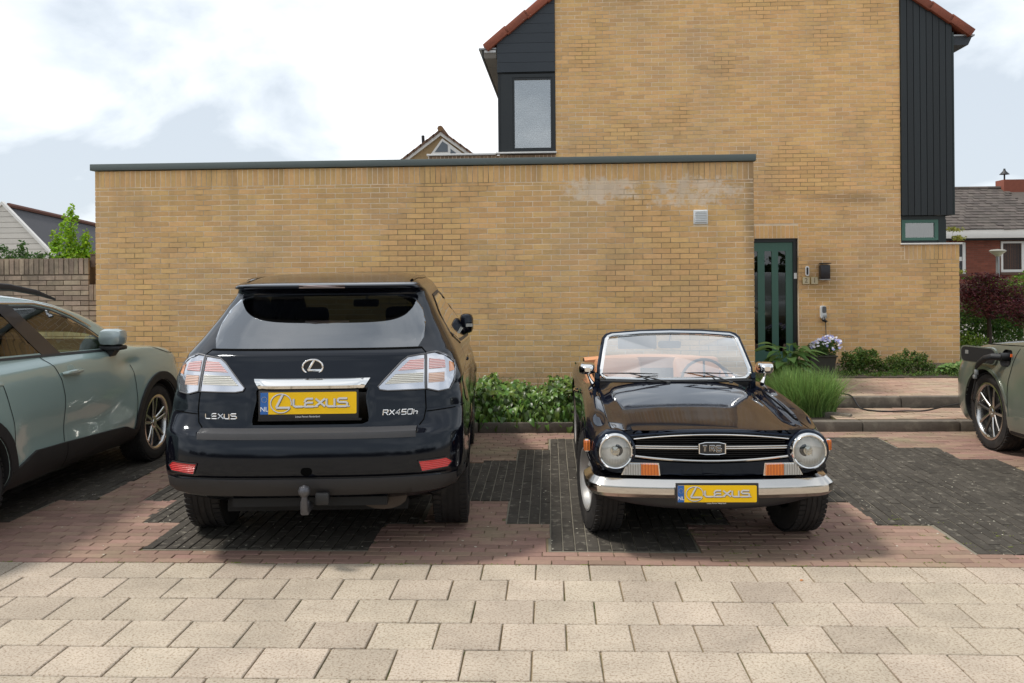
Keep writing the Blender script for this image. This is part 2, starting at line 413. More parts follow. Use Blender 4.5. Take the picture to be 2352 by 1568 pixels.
# ------------------------------------------------------------------ brickwork
BR = (0.71, 0.440, 0.192)
M_brick = mat('yellow_brick', BR, 0.88, spec=0.25, var=0.20, nscale=26, bump=0.0025, bscale=90, rnd=0.11, hue=0.005, col2=(0.60, 0.39, 0.195), patches=(0.9, 0.47, 0.66), world=True)
M_mort = mat('mortar', (0.80, 0.66, 0.48), 0.95, spec=0.15, var=0.35, nscale=3.5, bump=0.003, bscale=70, col2=(0.36, 0.26, 0.15), patches=(0.8, 0.50, 0.60), world=True)
M_gbrick = mat('weathered_brick', (0.40, 0.31, 0.225), 0.92, spec=0.2, var=0.35, nscale=14, bump=0.004, bscale=60, rnd=0.22, hue=0.01, col2=(0.25, 0.20, 0.15), patches=(2.0, 0.5, 0.62), world=True)
M_gmort = mat('dark_mortar', (0.14, 0.11, 0.08), 0.95, var=0.3, nscale=8)
M_rbrick = mat('red_brick', (0.21, 0.065, 0.04), 0.9, var=0.25, nscale=10, rnd=0.2)
M_rmort = mat('red_mortar', (0.17, 0.10, 0.075), 0.95)
def add_efflorescence(M):
    """lime bloom under the coping of the low building: a stain with its own place and outline"""
    nt = M.node_tree; N = nt.nodes.new; L = nt.links.new; P = nt.nodes['Principled BSDF']; src = P.inputs['Base Color'].links[0].from_socket
    g = N('ShaderNodeNewGeometry'); s = N('ShaderNodeSeparateXYZ'); L(g.outputs['Position'], s.inputs[0])
    def m(op, a, b=None, c=None, clamp=False):
        n = N('ShaderNodeMath'); n.operation = op; n.use_clamp = clamp
        for i, v in enumerate((a, b, c)):
            if v is None: continue
            if isinstance(v, (int, float)): n.inputs[i].default_value = v
            else: L(v, n.inputs[i])
        return n.outputs[0]
    def ell(cx, cz, rx, rz):
        a = m('DIVIDE', m('SUBTRACT', s.outputs[0], cx), rx); b = m('DIVIDE', m('SUBTRACT', s.outputs[2], cz), rz)
        return m('SUBTRACT', 1.0, m('ADD', m('MULTIPLY', a, a), m('MULTIPLY', b, b)), clamp=True)
    near = m('LESS_THAN', s.outputs[1], 10.9)
    f = m('MAXIMUM', m('MULTIPLY', ell(0.62, 2.66, 0.62, 0.20), 1.2), m('MULTIPLY', ell(1.7, 2.62, 0.95, 0.26), 0.8))
    n1 = N('ShaderNodeTexNoise'); n1.inputs['Scale'].default_value = 11; n1.inputs['Detail'].default_value = 6; n1.inputs['Roughness'].default_value = 0.7; L(g.outputs['Position'], n1.inputs['Vector'])
    k = m('MULTIPLY', m('MULTIPLY', m('SUBTRACT', m('ADD', n1.outputs[0], m('MULTIPLY', f, 0.30)), 0.62), 7.0, clamp=True), m('GREATER_THAN', f, 0.001))
    k = m('MULTIPLY', m('MULTIPLY', k, near), 0.62)
    mx = N('ShaderNodeMix'); mx.data_type = 'RGBA'; L(k, mx.inputs[0]); L(src, mx.inputs[6]); mx.inputs[7].default_value = (0.80, 0.70, 0.58, 1)
    # dirt running down the outer corner and beside the door
    f2 = m('MAXIMUM', ell(2.42, 2.2, 0.16, 1.4), m('MAXIMUM', m('MULTIPLY', m('MULTIPLY', ell(4.2, 1.62, 0.42, 0.42), 0.8), m('GREATER_THAN', s.outputs[1], 12)), m('MULTIPLY', m('MULTIPLY', ell(4.6, 2.78, 0.8, 0.13), 0.9), m('GREATER_THAN', s.outputs[1], 12))))
    n2 = N('ShaderNodeTexNoise'); n2.inputs['Scale'].default_value = 6; n2.inputs['Detail'].default_value = 5; L(g.outputs['Position'], n2.inputs['Vector'])
    k2 = m('MULTIPLY', m('MULTIPLY', f2, m('ADD', n2.outputs[0], 0.2)), 0.75, clamp=True)
    m2 = N('ShaderNodeMix'); m2.data_type = 'RGBA'; L(k2, m2.inputs[0]); L(mx.outputs[2], m2.inputs[6]); m2.inputs[7].default_value = (0.16, 0.12, 0.08, 1)
    # rain streaks below the coping
    mp = N('ShaderNodeMapping'); mp.inputs['Scale'].default_value = (5.0, 5.0, 0.45); L(g.outputs['Position'], mp.inputs[0]); n3 = N('ShaderNodeTexNoise'); n3.inputs['Scale'].default_value = 1.4; n3.inputs['Detail'].default_value = 6; L(mp.outputs[0], n3.inputs['Vector'])
    hgt = m('MULTIPLY', m('SUBTRACT', s.outputs[2], 2.15), 1.25, clamp=True); k3 = m('MULTIPLY', m('MULTIPLY', m('MULTIPLY', m('SUBTRACT', n3.outputs[0], 0.46), 4.0, clamp=True), hgt), m('MULTIPLY', near, 0.42), clamp=True)
    base_d = m('MULTIPLY', m('SUBTRACT', 0.62, s.outputs[2], clamp=True), m('MULTIPLY', n2.outputs[0], 1.1), clamp=True); k3 = m('MAXIMUM', k3, base_d)
    m3 = N('ShaderNodeMix'); m3.data_type = 'RGBA'; L(k3, m3.inputs[0]); L(m2.outputs[2], m3.inputs[6]); m3.inputs[7].default_value = (0.24, 0.175, 0.105, 1)
    L(m3.outputs[2], P.inputs['Base Color'])
add_efflorescence(M_brick)
BL, BH, JT = 0.2165, 0.0637, 0.009
def course_bricks(u0, u1, z0, z1, holes=(), phase=0.0, L_=BL, H_=BH):
    out = []; z = z0; r = 0
    while z < z1-0.01:
        h = min(H_, z1-z); spans = [(u0, u1)]
        for (a, b, c, d) in holes:
            if z+h/2 > c and z+h/2 < d:
                ns = []
                for s0, s1 in spans:
                    if b <= s0 or a >= s1: ns.append((s0, s1)); continue
                    if a > s0: ns.append((s0, a))
                    if b < s1: ns.append((b, s1))
                spans = ns
        off = phase+(r % 2)*L_/2
        for s0, s1 in spans:
            k = math.floor((s0-off)/L_)
            x = off+k*L_
            while x < s1:
                a, b = max(x, s0), min(x+L_, s1)
                if b-a > 0.03: out.append(((a+b)/2, z+h/2, b-a-JT, h-JT))
                x += L_
        z += H_; r += 1
    return out
def soldier(u0, u1, z0, z1, W_=0.0637):
    n = max(1, round((u1-u0)/W_)); w = (u1-u0)/n
    return [(u0+(i+0.5)*w, (z0+z1)/2, w-JT, z1-z0-JT) for i in range(n)]
def box_arrays(pcs, v0=-0.006, depth=0.03, axis='u'):
    V, F, R = [], [], []
    for (u, z, l, h) in pcs:
        o = len(V); d = v0+random.uniform(-.0012, .0012); a, b = l/2, h/2; c = 0.001
        j = [random.uniform(-.0012, .0012) for _ in range(4)]
        for (ex, ez, y) in ((a, b, v0+depth), (a, b, d+c), (a-c, b-c, d)):
            for q, (sx, sz) in enumerate(((-1, -1), (1, -1), (1, 1), (-1, 1))): V.append((u+sx*ex, y, z+sz*ez+j[q]))
        for k in range(4):
            F.append((o+k, o+(k+1) % 4, o+4+(k+1) % 4, o+4+k)); F.append((o+4+k, o+4+(k+1) % 4, o+8+(k+1) % 4, o+8+k))
        F.append((o+8, o+9, o+10, o+11)); R += [random.random()]*9
    return V, F, R
_bm_cache = {}
def unit_brick(m, l, h):
    key = (m.name, round(l, 3), round(h, 3))
    if key not in _bm_cache:
        V, F, R = box_arrays([(0, 0, l, h)], v0=0.0); me = npmesh('brick', V, F); me.materials.append(m); _bm_cache[key] = me
    return _bm_cache[key]
def brickwork(pcs, parent, m, near=300, keyf=None, v0=-0.0032, full=(BL-JT, BH-JT)):
    """the nearest bricks as single pieces, the rest joined"""
    if keyf: pcs = sorted(pcs, key=keyf)
    for (u, z, l, h) in pcs[:near]:
        vert = h > l
        me = unit_brick(m, BH-JT if vert else full[0], full[0] if vert else full[1])
        bl, bh = (BH-JT, full[0]) if vert else full
        mobj('brick', me, None, parent, (u, v0+random.uniform(-.0008, .0008), z+random.uniform(-.0012, .0012)), (0, random.uniform(-.004, .004), 0), (l/bl, 1, h/bh))
    rest = pcs[near:]
    if rest:
        V, F, R = box_arrays(rest, v0); o = mobj('brick_field', npmesh('brick_field', V, F, R), m, parent); tag(o, kind='stuff')
M_cap = mat('grey_green_metal', (0.085, 0.105, 0.10), 0.42, spec=0.5, var=0.08, nscale=3)
M_dgreen = mat('dark_green_paint', (0.008, 0.016, 0.016), 0.38, spec=0.45, var=0.1, nscale=5)
M_dgrey = mat('anthracite_cladding', (0.027, 0.034, 0.042), 0.5, spec=0.45, var=0.12, nscale=4, rnd=0.08)
M_dclad = mat('dark_vertical_cladding', (0.0115, 0.016, 0.018), 0.45, spec=0.45, var=0.12, nscale=3, rnd=0.15)
M_door = mat('sage_green_door', (0.060, 0.145, 0.112), 0.45, spec=0.4, var=0.06, nscale=4)
M_wht = mat('white_trim', (0.72, 0.70, 0.66), 0.5, var=0.06, nscale=6)
M_wht2 = mat('white_plastic', (0.70, 0.72, 0.72), 0.35)
M_roofr = mat('red_roof_tile', (0.235, 0.062, 0.03), 0.7, var=0.35, nscale=6, rnd=0.2, bump=0.003, bscale=30)
M_roofd = mat('dark_roof_tile', (0.085, 0.070, 0.060), 0.85, var=0.3, nscale=5, rnd=0.25, hue=0.01)
M_roofk = mat('black_slate_roof', (0.045, 0.044, 0.05), 0.7, var=0.2, nscale=2, rnd=0.15)
M_soff = mat('soffit_panel', (0.16, 0.14, 0.115), 0.6, rnd=0.1)
M_zinc = mat('zinc', (0.33, 0.34, 0.34), 0.4, metal=0.6)
M_black = mat('black_plastic', (0.012, 0.012, 0.013), 0.5)
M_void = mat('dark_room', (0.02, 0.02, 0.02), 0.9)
G_house = glassmat('window_glass', (0.72, 0.75, 0.75), 0.01, 1.5, 0.22)
G_door = glassmat('door_glass', (0.12, 0.13, 0.13), 0.01, 1.5, 0.02)
# --- the low building
gar = empty('garage', (0, 10.62, 0), RAD(-1.0), 'low flat-roofed yellow brick garage with grey-green metal coping, behind the two middle cars', 'garage')
core = MB().box(-5.55, 2.395, 0.0, 3.36, 0.0, 2.955).build('wall', M_mort, gar, smooth=False)
pcs = course_bricks(-5.56, 2.405, 0.17, 2.755, phase=2.405, holes=[(1.70, 1.865, 2.235, 2.405)])+soldier(-5.56, 2.405, 2.755, 2.962)
def gkey(p): return (0 if (-0.95 < p[0] < 0.6 or p[1] > 1.55) and p[1] > 0.3 else 5)+abs(p[0]-1.6)*0.5+(2.9-p[1])*0.15
brickwork(pcs, core, M_brick, 300, gkey)
# return face on the right and the left end, both joined
for nm, X_, s in (('right', 2.405, 1), ('left', -5.56, -1)):
    V, F, R = box_arrays(course_bricks(0.0, 3.3, 0.17, 2.96, phase=0.1), 0.0); V = [(X_-s*0.002+(-y*s), x, z) for (x, y, z) in V]
    o = mobj('brick_field', npmesh('bf', V, F, R), M_brick, core); tag(o, kind='stuff')
MB().box(-5.60, 2.425, -0.045, 3.4, 2.966, 3.045, bev=0.006).build('coping', M_cap, gar)
MB().box(-5.5, 2.3, 0.2, 3.3, 3.046, 3.052).build('roof', M_roofk, gar)
vent = empty('vent', (1.782, -0.014, 2.318), 0); vent.parent = gar
MB().box(-0.083, 0.083, -0.008, 0.02, -0.083, 0.083, bev=0.004).build('vent_frame', M_wht2, vent)
for i in range(7):
    MB().box(-0.068, 0.068, -0.004, 0.004, -0.011, 0.009, M=Matrix.Translation((0, -0.014, -0.06+i*0.02)) @ Matrix.Rotation(RAD(35), 4, 'X')).build('slat', M_wht2, vent)
# --- garden wall at the left with coping of upright bricks
gw = empty('garden_wall', (-5.56, 10.86, 0), RAD(-1.0), 'weathered grey-brown brick garden wall with upright coping bricks, left of the garage', 'wall')
MB().box(-7.5, -0.16, 0.0, 0.2, 0, 1.88).build('wall', M_gmort, gw, smooth=False)
MB().box(-0.19, 0.05, 0.03, 0.2, 0, 1.50).build('wall', M_gmort, gw, smooth=False)
wp = course_bricks(-7.5, -0.155, 0.1, 1.70, phase=-0.155)
wp2 = course_bricks(-0.155, 0.03, 0.1, 1.37, phase=-0.155)
sp = soldier(-7.5, -0.155, 1.70, 1.905)
sp = [(u+random.uniform(-.004, .004), z, l+random.uniform(-.006, .002), h) for u, z, l, h in sp]
def wkey(p): return abs(p[0])+max(0, 1.2-p[1])*3
brickwork(sp+wp+wp2+soldier(-0.155, 0.03, 1.37, 1.575), gw, M_gbrick, 300, wkey, v0=-0.012)
M_oldwood = mat('weathered_wood', (0.13, 0.09, 0.065), 0.9, var=0.35, nscale=6, stretch=(3, 3, 30), bump=0.003, bscale=30)
fp = empty('wooden_fence', (-5.56, 10.95, 0), RAD(-1.0), 'short piece of brown wooden fence with a horizontal beam, between garden wall and garage', 'fence')
MB().box(-0.155, 0.04, -0.06, 0.0, 1.79, 1.935, bev=0.004).build('beam', M_oldwood, fp)
MB().box(-0.16, 0.05, -0.065, 0.01, 1.936, 1.955).build('capping_board', M_oldwood, fp)
MB().box(-0.13, -0.065, 0.0, 0.05, 1.2, 1.79).build('board', M_oldwood, fp); MB().box(-0.045, 0.03, 0.0, 0.05, 1.2, 1.79).build('board', M_oldwood, fp)
# --- the house
ho = empty('house', (4, 14.0, 0), RAD(-1.0), 'tall yellow brick gable-end house with dark cladding at both sides and a green front door', 'house')
def U(x): return x-4.0
uL, uR, uRR = U(0.117), U(5.41), U(6.285)
dL, dR, dT = U(2.88), U(3.853), 2.172
ridge = (U(2.54), 7.95)
poly = [(uL, 0), (uRR-0.006, 0), (uRR-0.006, 2.055), (uR, 2.055), (uR, 5.93), (ridge[0], 7.85), (uL, 5.99)]
cw = MB()
cw.prism([(uL, 0), (dL, 0), (dL, 3.0), (uL, 3.0)], 'y', 0, 0.25); cw.prism([(dR, 0), (uRR-.006, 0), (uRR-.006, 2.055), (dR, 2.055)], 'y', 0, 0.25)
cw.prism([(dL, dT), (dR, dT), (dR, 3.0), (dL, 3.0)], 'y', 0, 0.25); cw.prism([(dR, 2.055), (uR, 2.055), (uR, 3.0), (dR, 3.0)], 'y', 0, 0.25)
cw.prism([(uL, 3.0), (uR, 3.0), (uR, 5.93), (ridge[0], 7.85), (uL, 5.99)], 'y', 0, 0.25)
wall = cw.build('wall', M_mort, ho, smooth=False)
zB, zC = 0.17+26*BH, 0.17+30*BH; HO = [(dL, dR, 0, dT+0.205)]
pcs = course_bricks(uL-0.006, uRR, 0.17, zB, phase=uR, holes=HO)+course_bricks(uL-0.006, uR+0.05, zB, zC, phase=uR, holes=HO)+course_bricks(uL-0.006, uR+0.004, zC, 6.55, phase=uR, holes=HO)
pcs = [p for p in pcs if p[1] < 5.9 or (p[1] < 6.0+0.76*(p[0]-uL) and p[1] < 5.93+0.66*(uR-p[0]))]
pcs = [p for p in pcs if not (p[0] > uR+0.01 and 2.03 < p[1] < 2.2)]+soldier(uR+0.055, uRR, zB, 2.05)
pcs += soldier(dL, dR, dT, dT+0.2)
def hkey(p):
    x, z = p[0]+4, p[1]
    vis = (x > 3.86 and 0.25 < z < 2.1) or (z > 2.2 and x > 3.2)
    return (0 if vis else 10)+max(0, z-1.0)*0.6+abs(x-5.0)*0.6
brickwork(pcs, wall, M_brick, 300, hkey)
V, F, R = box_arrays(course_bricks(0.0, 8.0, 0.17, 2.05, phase=0.1), 0.0); V = [(uRR-y-0.004, x, z) for (x, y, z) in V]
o = mobj('brick_field', npmesh('bf', V, F, R), M_brick, wall); tag(o, kind='stuff')
# body of the house behind the gable
MB().prism([(U(-0.79), 3.3), (uL, 3.3), (uL, 0), (uRR-0.01, 0), (uRR-0.01, 2.05), (U(6.20), 2.1), (U(6.20), 5.2), (ridge[0], 7.8), (U(-0.79), 5.35)], 'y', 0.9, 10).build('side_wall', M_dclad, ho, smooth=False)
MB().box(uRR-0.3, uRR-0.012, 0.25, 1.0, 0, 2.05).build('side_wall', M_mort, ho, smooth=False)
# left part: window box, cladding boards, ledge
bL, bR = U(-0.80), uL-0.004
MB().box(bL, bR, -0.02, 0.9, 3.58, 4.80).prism([(bL, 4.80), (bR, 4.80), (bR, 6.2), (bL, 5.30)], 'y', 0.03, 0.9)
sidew = MB(); sidew.prism([(bL-.0, 4.82), (bR, 4.82), (bR, 6.10), (bL, 5.38)], 'y', 0.02, 0.9); sidew.box(bL+0.005, bL+0.14, 0.03, 0.9, 3.575, 4.82); sidew.build('side_wall', M_dclad, ho, smooth=False)
z = 4.835; first = True
while z < 6.5:
    h = 0.152; t = min(z+h-0.004, 9)
    def xl(zz): return max(bL, uL-(6.02-zz)/0.774) if zz > 5.30 else bL
    a0, a1 = xl(z), xl(t)
    if a0 < bR-0.03:
        pl = [(a0, z), (bR, z), (bR, t), (min(a1, bR-0.01), t)]
        MB().prism(pl, 'y', -0.026+random.uniform(-.001, .001), 0.02).build('cladding_board', M_dgrey, ho, smooth=False)
    z += h
# window in the box
wz0, wz1 = 3.575, 4.805
win = MB(); win.box(bL+0.055, bL+0.24, -0.01, 0.07, wz0, wz1); win.box(bR-0.045, bR, -0.01, 0.07, wz0, wz1); win.box(bL+0.24, bR-0.045, -0.01, 0.07, wz1-0.055, wz1); win.box(bL+0.24, bR-0.045, -0.01, 0.07, wz0, wz0+0.035)
M_frm = mat('black_window_frame', (0.008, 0.011, 0.012), 0.35)
wf = win.build('window', M_frm, ho)
a, b = bL+0.24, bR-0.045
fr = MB(); fr.box(a+.001, a+0.03, 0.005, 0.06, wz0+.036, wz1-.056).box(b-0.03, b-.001, 0.005, 0.06, wz0+.036, wz1-.056).box(a+.03, b-.03, 0.005, 0.06, wz1-0.088, wz1-.056).box(a+.03, b-.03, 0.005, 0.06, wz0+.036, wz0+0.065); fr.build('frame', M_frm, wf)
MB().box(a+0.03, b-0.03, 0.028, 0.034, wz0+0.065, wz1-0.088).build('pane', G_house, wf, smooth=False)
bl = MB(); zz = wz0+0.08
while zz < wz1-0.09:
    bl.box(a+0.032, b-0.032, -0.015, 0.015, -0.0008, 0.0008, M=Matrix.Translation((0, 0.075, zz)) @ Matrix.Rotation(RAD(-38), 4, 'X')); zz += 0.037
o = bl.build('blind_slats', mat('blind', (0.80, 0.83, 0.86), 0.5), wf, smooth=False); tag(o, kind='stuff')
MB().box(a+0.03, b-0.03, 0.35, 0.4, wz0+0.07, wz1).build('dark_interior', M_void, wf, smooth=False)
MB().box(U(-0.83), uL+0.012, -0.06, 0.1, 3.548, 3.572, bev=0.003).build('window_sill', M_wht, ho)
# low parapet behind the garage roof, left of the window box
par = MB().box(U(-1.90), bR, 0.012, 0.3, 0.3, 3.53).build('parapet_wall', M_mort, ho, smooth=False)
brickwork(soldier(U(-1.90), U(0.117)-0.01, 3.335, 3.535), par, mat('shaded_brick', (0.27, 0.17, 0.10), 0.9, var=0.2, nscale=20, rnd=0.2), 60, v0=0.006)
MB().box(U(-1.93), U(-0.83), -0.03, 0.3, 3.536, 3.565, bev=0.003).build('parapet_capping', M_wht, ho)
# right part: vertical boards, recessed little window, sill
cl, cr_ = uR+0.004, U(6.205)
n = 8; w = (cr_-cl-0.02)/n
def ztop(u): return 5.28+0.68*(U(6.47)-u)-0.07
MB().prism([(cl, 2.52), (cr_-.01, 2.52), (cr_-.01, ztop(cr_)), (cl, ztop(cl))], 'y', 0.0, 0.9).build('side_wall', M_dclad, ho, smooth=False)
for i in range(n):
    x0, x1 = cl+i*w+0.004, cl+(i+1)*w-0.004
    MB().prism([(x0, 2.505), (x1, 2.505), (x1, ztop(x1)), (x0, ztop(x0))], 'y', -0.03, -0.001).build('cladding_board', M_dclad, ho, smooth=False)
MB().box(cr_-0.02, cr_+0.004, -0.034, 0.9, 2.505, 5.30).build('corner_trim', M_dgreen, ho)
wr = MB(); x0, x1 = cl, U(6.10); z0, z1 = 2.085, 2.50
wr.box(x0, x1, 0.05, 0.10, 2.44, z1).box(x0, x0+0.02, 0.05, 0.1, z0, 2.44).box(U(5.985), x1, 0.03, 0.9, z0, 2.44).box(x0+.02, U(5.985), 0.05, 0.1, z0, z0+0.035); wr.box(x1-0.02, x1, 0.1, 0.9, z0, z1)
sw = wr.build('window', M_dgreen, ho)
fa, fb = x0+0.02, U(5.985)-.002
f2 = MB(); f2.box(fa, fb, 0.03, 0.08, 2.39, 2.438).box(fa, fb, 0.03, 0.08, z0+0.036, z0+0.08).box(fa, fa+0.055, 0.03, 0.08, z0+0.081, 2.389).box(fb-0.055, fb, 0.03, 0.08, z0+0.081, 2.389); f2.build('frame', M_door, sw)
MB().box(fa+0.055, fb-0.055, 0.05, 0.056, z0+0.08, 2.39).build('pane', glassmat('small_pane', (0.35, 0.38, 0.36), 0.01, 1.5, 0.12), sw, smooth=False)
MB().box(fa, fb, 0.5, 0.52, z0, z1).build('dark_interior', M_void, sw, smooth=False)
MB().box(fa+0.28, fa+0.33, 0.3, 0.31, z0, z1).box(fb-0.16, fb-0.12, 0.3, 0.31, z0, z1).build('curtain', M_wht, sw, smooth=False)
MB().box(uR-0.01, uRR+0.03, -0.05, 0.12, 2.056, 2.08, bev=0.003).build('window_sill', M_wht, ho)
# verge tiles: stepped red tiles along both slopes
def verge(p0, p1, n, side):
    dx, dz = (p1[0]-p0[0])/n, (p1[1]-p0[1])/n; ln = math.hypot(dx, dz); ang = math.atan2(dz, dx)
    for i in range(n):
        M = Matrix.Translation((p0[0]+dx*(i+0.5), 0.0, p0[1]+dz*(i+0.5))) @ Matrix.Rotation(-ang, 4, 'Y') @ Matrix.Rotation(RAD(2.2*side), 4, 'Y')
        MB().box(-ln/2-0.035, ln/2+0.02, -0.09, 0.25, -0.075, 0.055, M=M, bev=0.012).build('roof_tile', M_roofr, ho)
verge((U(-0.965), 5.25), ridge, 11, -1); verge((U(6.45), 5.29), ridge, 13, 1)
rf = MB(); rf.prism([(U(-1.0), 5.18), (U(-1.0), 5.26), (ridge[0], 8.02), (U(6.5), 5.32), (U(6.5), 5.24), (ridge[0], 7.94)], 'y', 0.25, 10.2); rf.build('roof', M_roofr, ho, smooth=False)
# eaves: gutter and soffit running back
for (x0, x1, z_, s) in ((U(-1.03), U(-0.81), 5.07, -1), (U(6.215), U(6.47), 5.11, 1)):
    m_ = MB()
    oi = x0 if s < 0 else x1; ii = x1 if s < 0 else x0
    m_.prism([(oi+s*0.02, z_+0.13), (oi+s*0.02, z_+0.11), (oi-s*0.03, z_+0.0), (ii, z_-0.0), (ii, z_+0.13)], 'y', 0.0, 10)
    m_.build('gutter_box', M_soff if s < 0 else M_dgrey, ho, smooth=False)
    MB().box(min(oi+s*0.06, ii), max(oi+s*0.06, ii), -0.02, 10, z_+0.132, z_+0.155).build('gutter', M_zinc, ho, smooth=False)
    if s < 0:
        MB().box(oi-0.006+0.0, oi+0.02, 0.0, 10, z_-0.012, z_+0.131).build('fascia', M_dclad, ho, smooth=False)
        MB().box(x0+0.03, x1-0.01, -0.012, -0.001, z_+0.085, z_+0.12).build('fascia', M_wht2, ho, smooth=False)
        for i in range(12): MB().box(x0+0.03, x1, i*0.6+0.004, i*0.6+0.595, z_-0.008, z_-0.001).build('soffit_panel', M_soff, ho, smooth=False)
# window at the very top of the picture: only its sill shows
MB().box(U(1.14)-0.02, U(1.14)+0.42, -0.05, 0.02, 5.965, 6.0, bev=0.003).build('window_sill', M_wht, ho)
# front door
dr = MB()
dr.box(dL, dR, 0.05, 0.13, dT-0.055, dT-0.002).box(dR-0.065, dR-.002, 0.05, 0.13, 0.2, dT-0.056).box(dL+.002, dL+0.06, 0.05, 0.13, 0.2, dT-0.056)
dfm = dr.build('door_frame', mat('door_frame_black', (0.006, 0.009, 0.009), 0.4), ho)
da, db = dL+0.062, dR-0.067; dz0, dz1 = 0.25, dT-0.06
leafm = MB(); gl = []
strips = [(da, da+0.115), (da+0.205, da+0.335), (da+0.425, da+0.565), (da+0.675, db)]
xs = [(da, U(3.19)-0.30+0.0)]
gl = [(U(3.085), U(3.17)), (U(3.28), U(3.375)), (U(3.475), U(3.572))]; gl = [(a+0.055, b+0.055) for a, b in gl]
gl = [(U(3.147), U(3.247)), (U(3.354), U(3.462)), (U(3.563), U(3.677))]
cur = da
for (a, b) in gl:
    leafm.box(cur, a, 0.07, 0.115, dz0, dz1); cur = b
    leafm.box(a, b, 0.07, 0.115, dz1-0.135, dz1); leafm.box(a, b, 0.07, 0.115, dz0, dz0+0.16)
leafm.box(cur, db, 0.07, 0.115, dz0, dz1)
dleaf = leafm.build('door', M_door, ho, smooth=False)
for (a, b) in gl: MB().box(a, b, 0.085, 0.092, dz0+0.16, dz1-0.135).build('pane', G_door, dleaf, smooth=False)
MB().box(dL, dR, 0.6, 0.65, 0.2, dT).build('dark_interior', M_void, dfm, smooth=False)
MB().box(da, db, 0.55, 0.57, 0.9, 0.94).box(da, db, 0.3, 0.32, 0.5, 0.52).build('hall_shelf', M_wht, dfm, smooth=False)
MB().box(dR-0.055, dR-0.012, 0.038, 0.05, 1.545, 1.635).build('door_sticker', M_wht2, dfm, smooth=False)
MB().box(dL-0.1, dR+0.1, -0.25, 0.25, 0.15, 0.249, bev=0.01).build('doorstep', M_kerb, ho)
MB().box(dR-.002, dR+0.006, -0.004, 0.12, 0.2, dT).build('reveal_edge', M_mort, ho, smooth=False)
# fittings on the house wall (things of their own)
def hw(x, z, out=0.0):
    v = Matrix.Translation((4, 14, 0)) @ Matrix.Rotation(RAD(-1), 4, 'Z') @ Vector((U(x), -0.008-out, z)); return v
HR = RAD(-1)
bell = empty('doorbell', hw(3.985, 1.662), HR, 'narrow white oval doorbell plate with a dark button, between door and letterbox', 'doorbell')
def roundrect(w, h, r, n=6):
    p = []
    for cx, cy, a0 in ((w/2-r, h/2-r, 0), (-w/2+r, h/2-r, 90), (-w/2+r, -h/2+r, 180), (w/2-r, -h/2+r, 270)):
        for i in range(n+1):
            a = RAD(a0+90*i/n); p.append((cx+r*math.cos(a), cy+r*math.sin(a)))
    return p
MB().prism(roundrect(0.056, 0.155, 0.027), 'y', -0.018, 0.0).build('plate', M_wht2, bell); MB().prism(roundrect(0.026, 0.115, 0.012), 'y', -0.024, -0.0185).build('button', M_black, bell)
mb = empty('letterbox', hw(4.235, 1.655), HR, 'small black letterbox on the brick wall right of the door', 'letterbox')
MB().box(-0.075, 0.075, -0.10, 0.0, -0.115, 0.10, bev=0.01).build('body', mat('letterbox_black', (0.012, 0.010, 0.012), 0.4), mb); MB().box(-0.07, 0.085, -0.115, 0.0, 0.118, 0.132, bev=0.003).build('lid', M_black, mb); MB().box(-0.078, 0.078, -0.105, 0.0, -0.13, -0.118).build('lip', M_zinc, mb)
num = empty('house_number', hw(4.03, 1.515), HR, 'pair of cream and gold decorated house number tiles under the doorbell', 'house number')
M_ctile = mat('glazed_tile', (0.55, 0.47, 0.30), 0.2, coat=0.5); M_gold = mat('gold_edge', (0.32, 0.22, 0.07), 0.35, metal=0.5)
def textmesh(txt, size, depth, name, m, parent, loc=(0, 0, 0), rot=(RAD(90), 0, 0), shear=0.0, align='CENTER', sx=1.0):
    c = bpy.data.curves.new(name, 'FONT'); c.body = txt; c.size = size; c.extrude = depth; c.align_x = align; c.align_y = 'CENTER'; c.shear = shear
    o = bpy.data.objects.new(name, c); COL.objects.link(o); dg = bpy.context.evaluated_depsgraph_get(); me = bpy.data.meshes.new_from_object(o.evaluated_get(dg)); bpy.data.objects.remove(o); bpy.data.curves.remove(c)
    return mobj(name, me, m, parent, loc, rot, (sx, 1, 1))
for i, ch in enumerate('21'):
    x = -0.064+i*0.128
    t = MB().box(x-0.061, x+0.061, -0.012, 0, -0.062, 0.062, bev=0.004).build('number_tile', M_gold, num); MB().box(x-0.052, x+0.052, -0.0135, -0.011, -0.053, 0.053).build('glaze', M_ctile, t)
    textmesh(ch, 0.10, 0.001, 'numeral', mat('numeral_brown', (0.12, 0.08, 0.03), 0.4), t, (x, -0.0145, 0))
ch_ = empty('charging_box', hw(4.215, 1.005), HR, 'small white and grey wall charging box above the flower pot, cable hanging down', 'charger')
MB().prism(roundrect(0.088, 0.20, 0.03), 'y', -0.05, 0.0, M=Matrix.Translation((0, 0, 0.02))).build('housing', M_wht2, ch_); MB().prism(roundrect(0.062, 0.10, 0.025), 'y', -0.056, -0.0505, M=Matrix.Translation((0.012, 0, 0.06))).build('cover', mat('grey_plastic', (0.10, 0.105, 0.11), 0.35), ch_)
MB().box(-0.01, 0.05, -0.06, -0.051, -0.06, -0.01, bev=0.004).build('socket', mat('light_grey_plastic', (0.35, 0.37, 0.37), 0.3), ch_); MB().tube([(0, -0.03, -0.06), (0.0, -0.06, -0.10), (0.03, -0.07, -0.12), (0.05, -0.05, -0.118)], [0.028, 0.03, 0.02, 0.012]).build('plug', M_black, ch_)
MB().tube([(0.03, -0.04, -0.12), (0.04, -0.02, -0.2), (0.05, -0.012, -0.4), (0.045, -0.012, -0.8)], 0.007, 6).build('cable', mat('grey_cable', (0.12, 0.12, 0.11), 0.6), ch_)
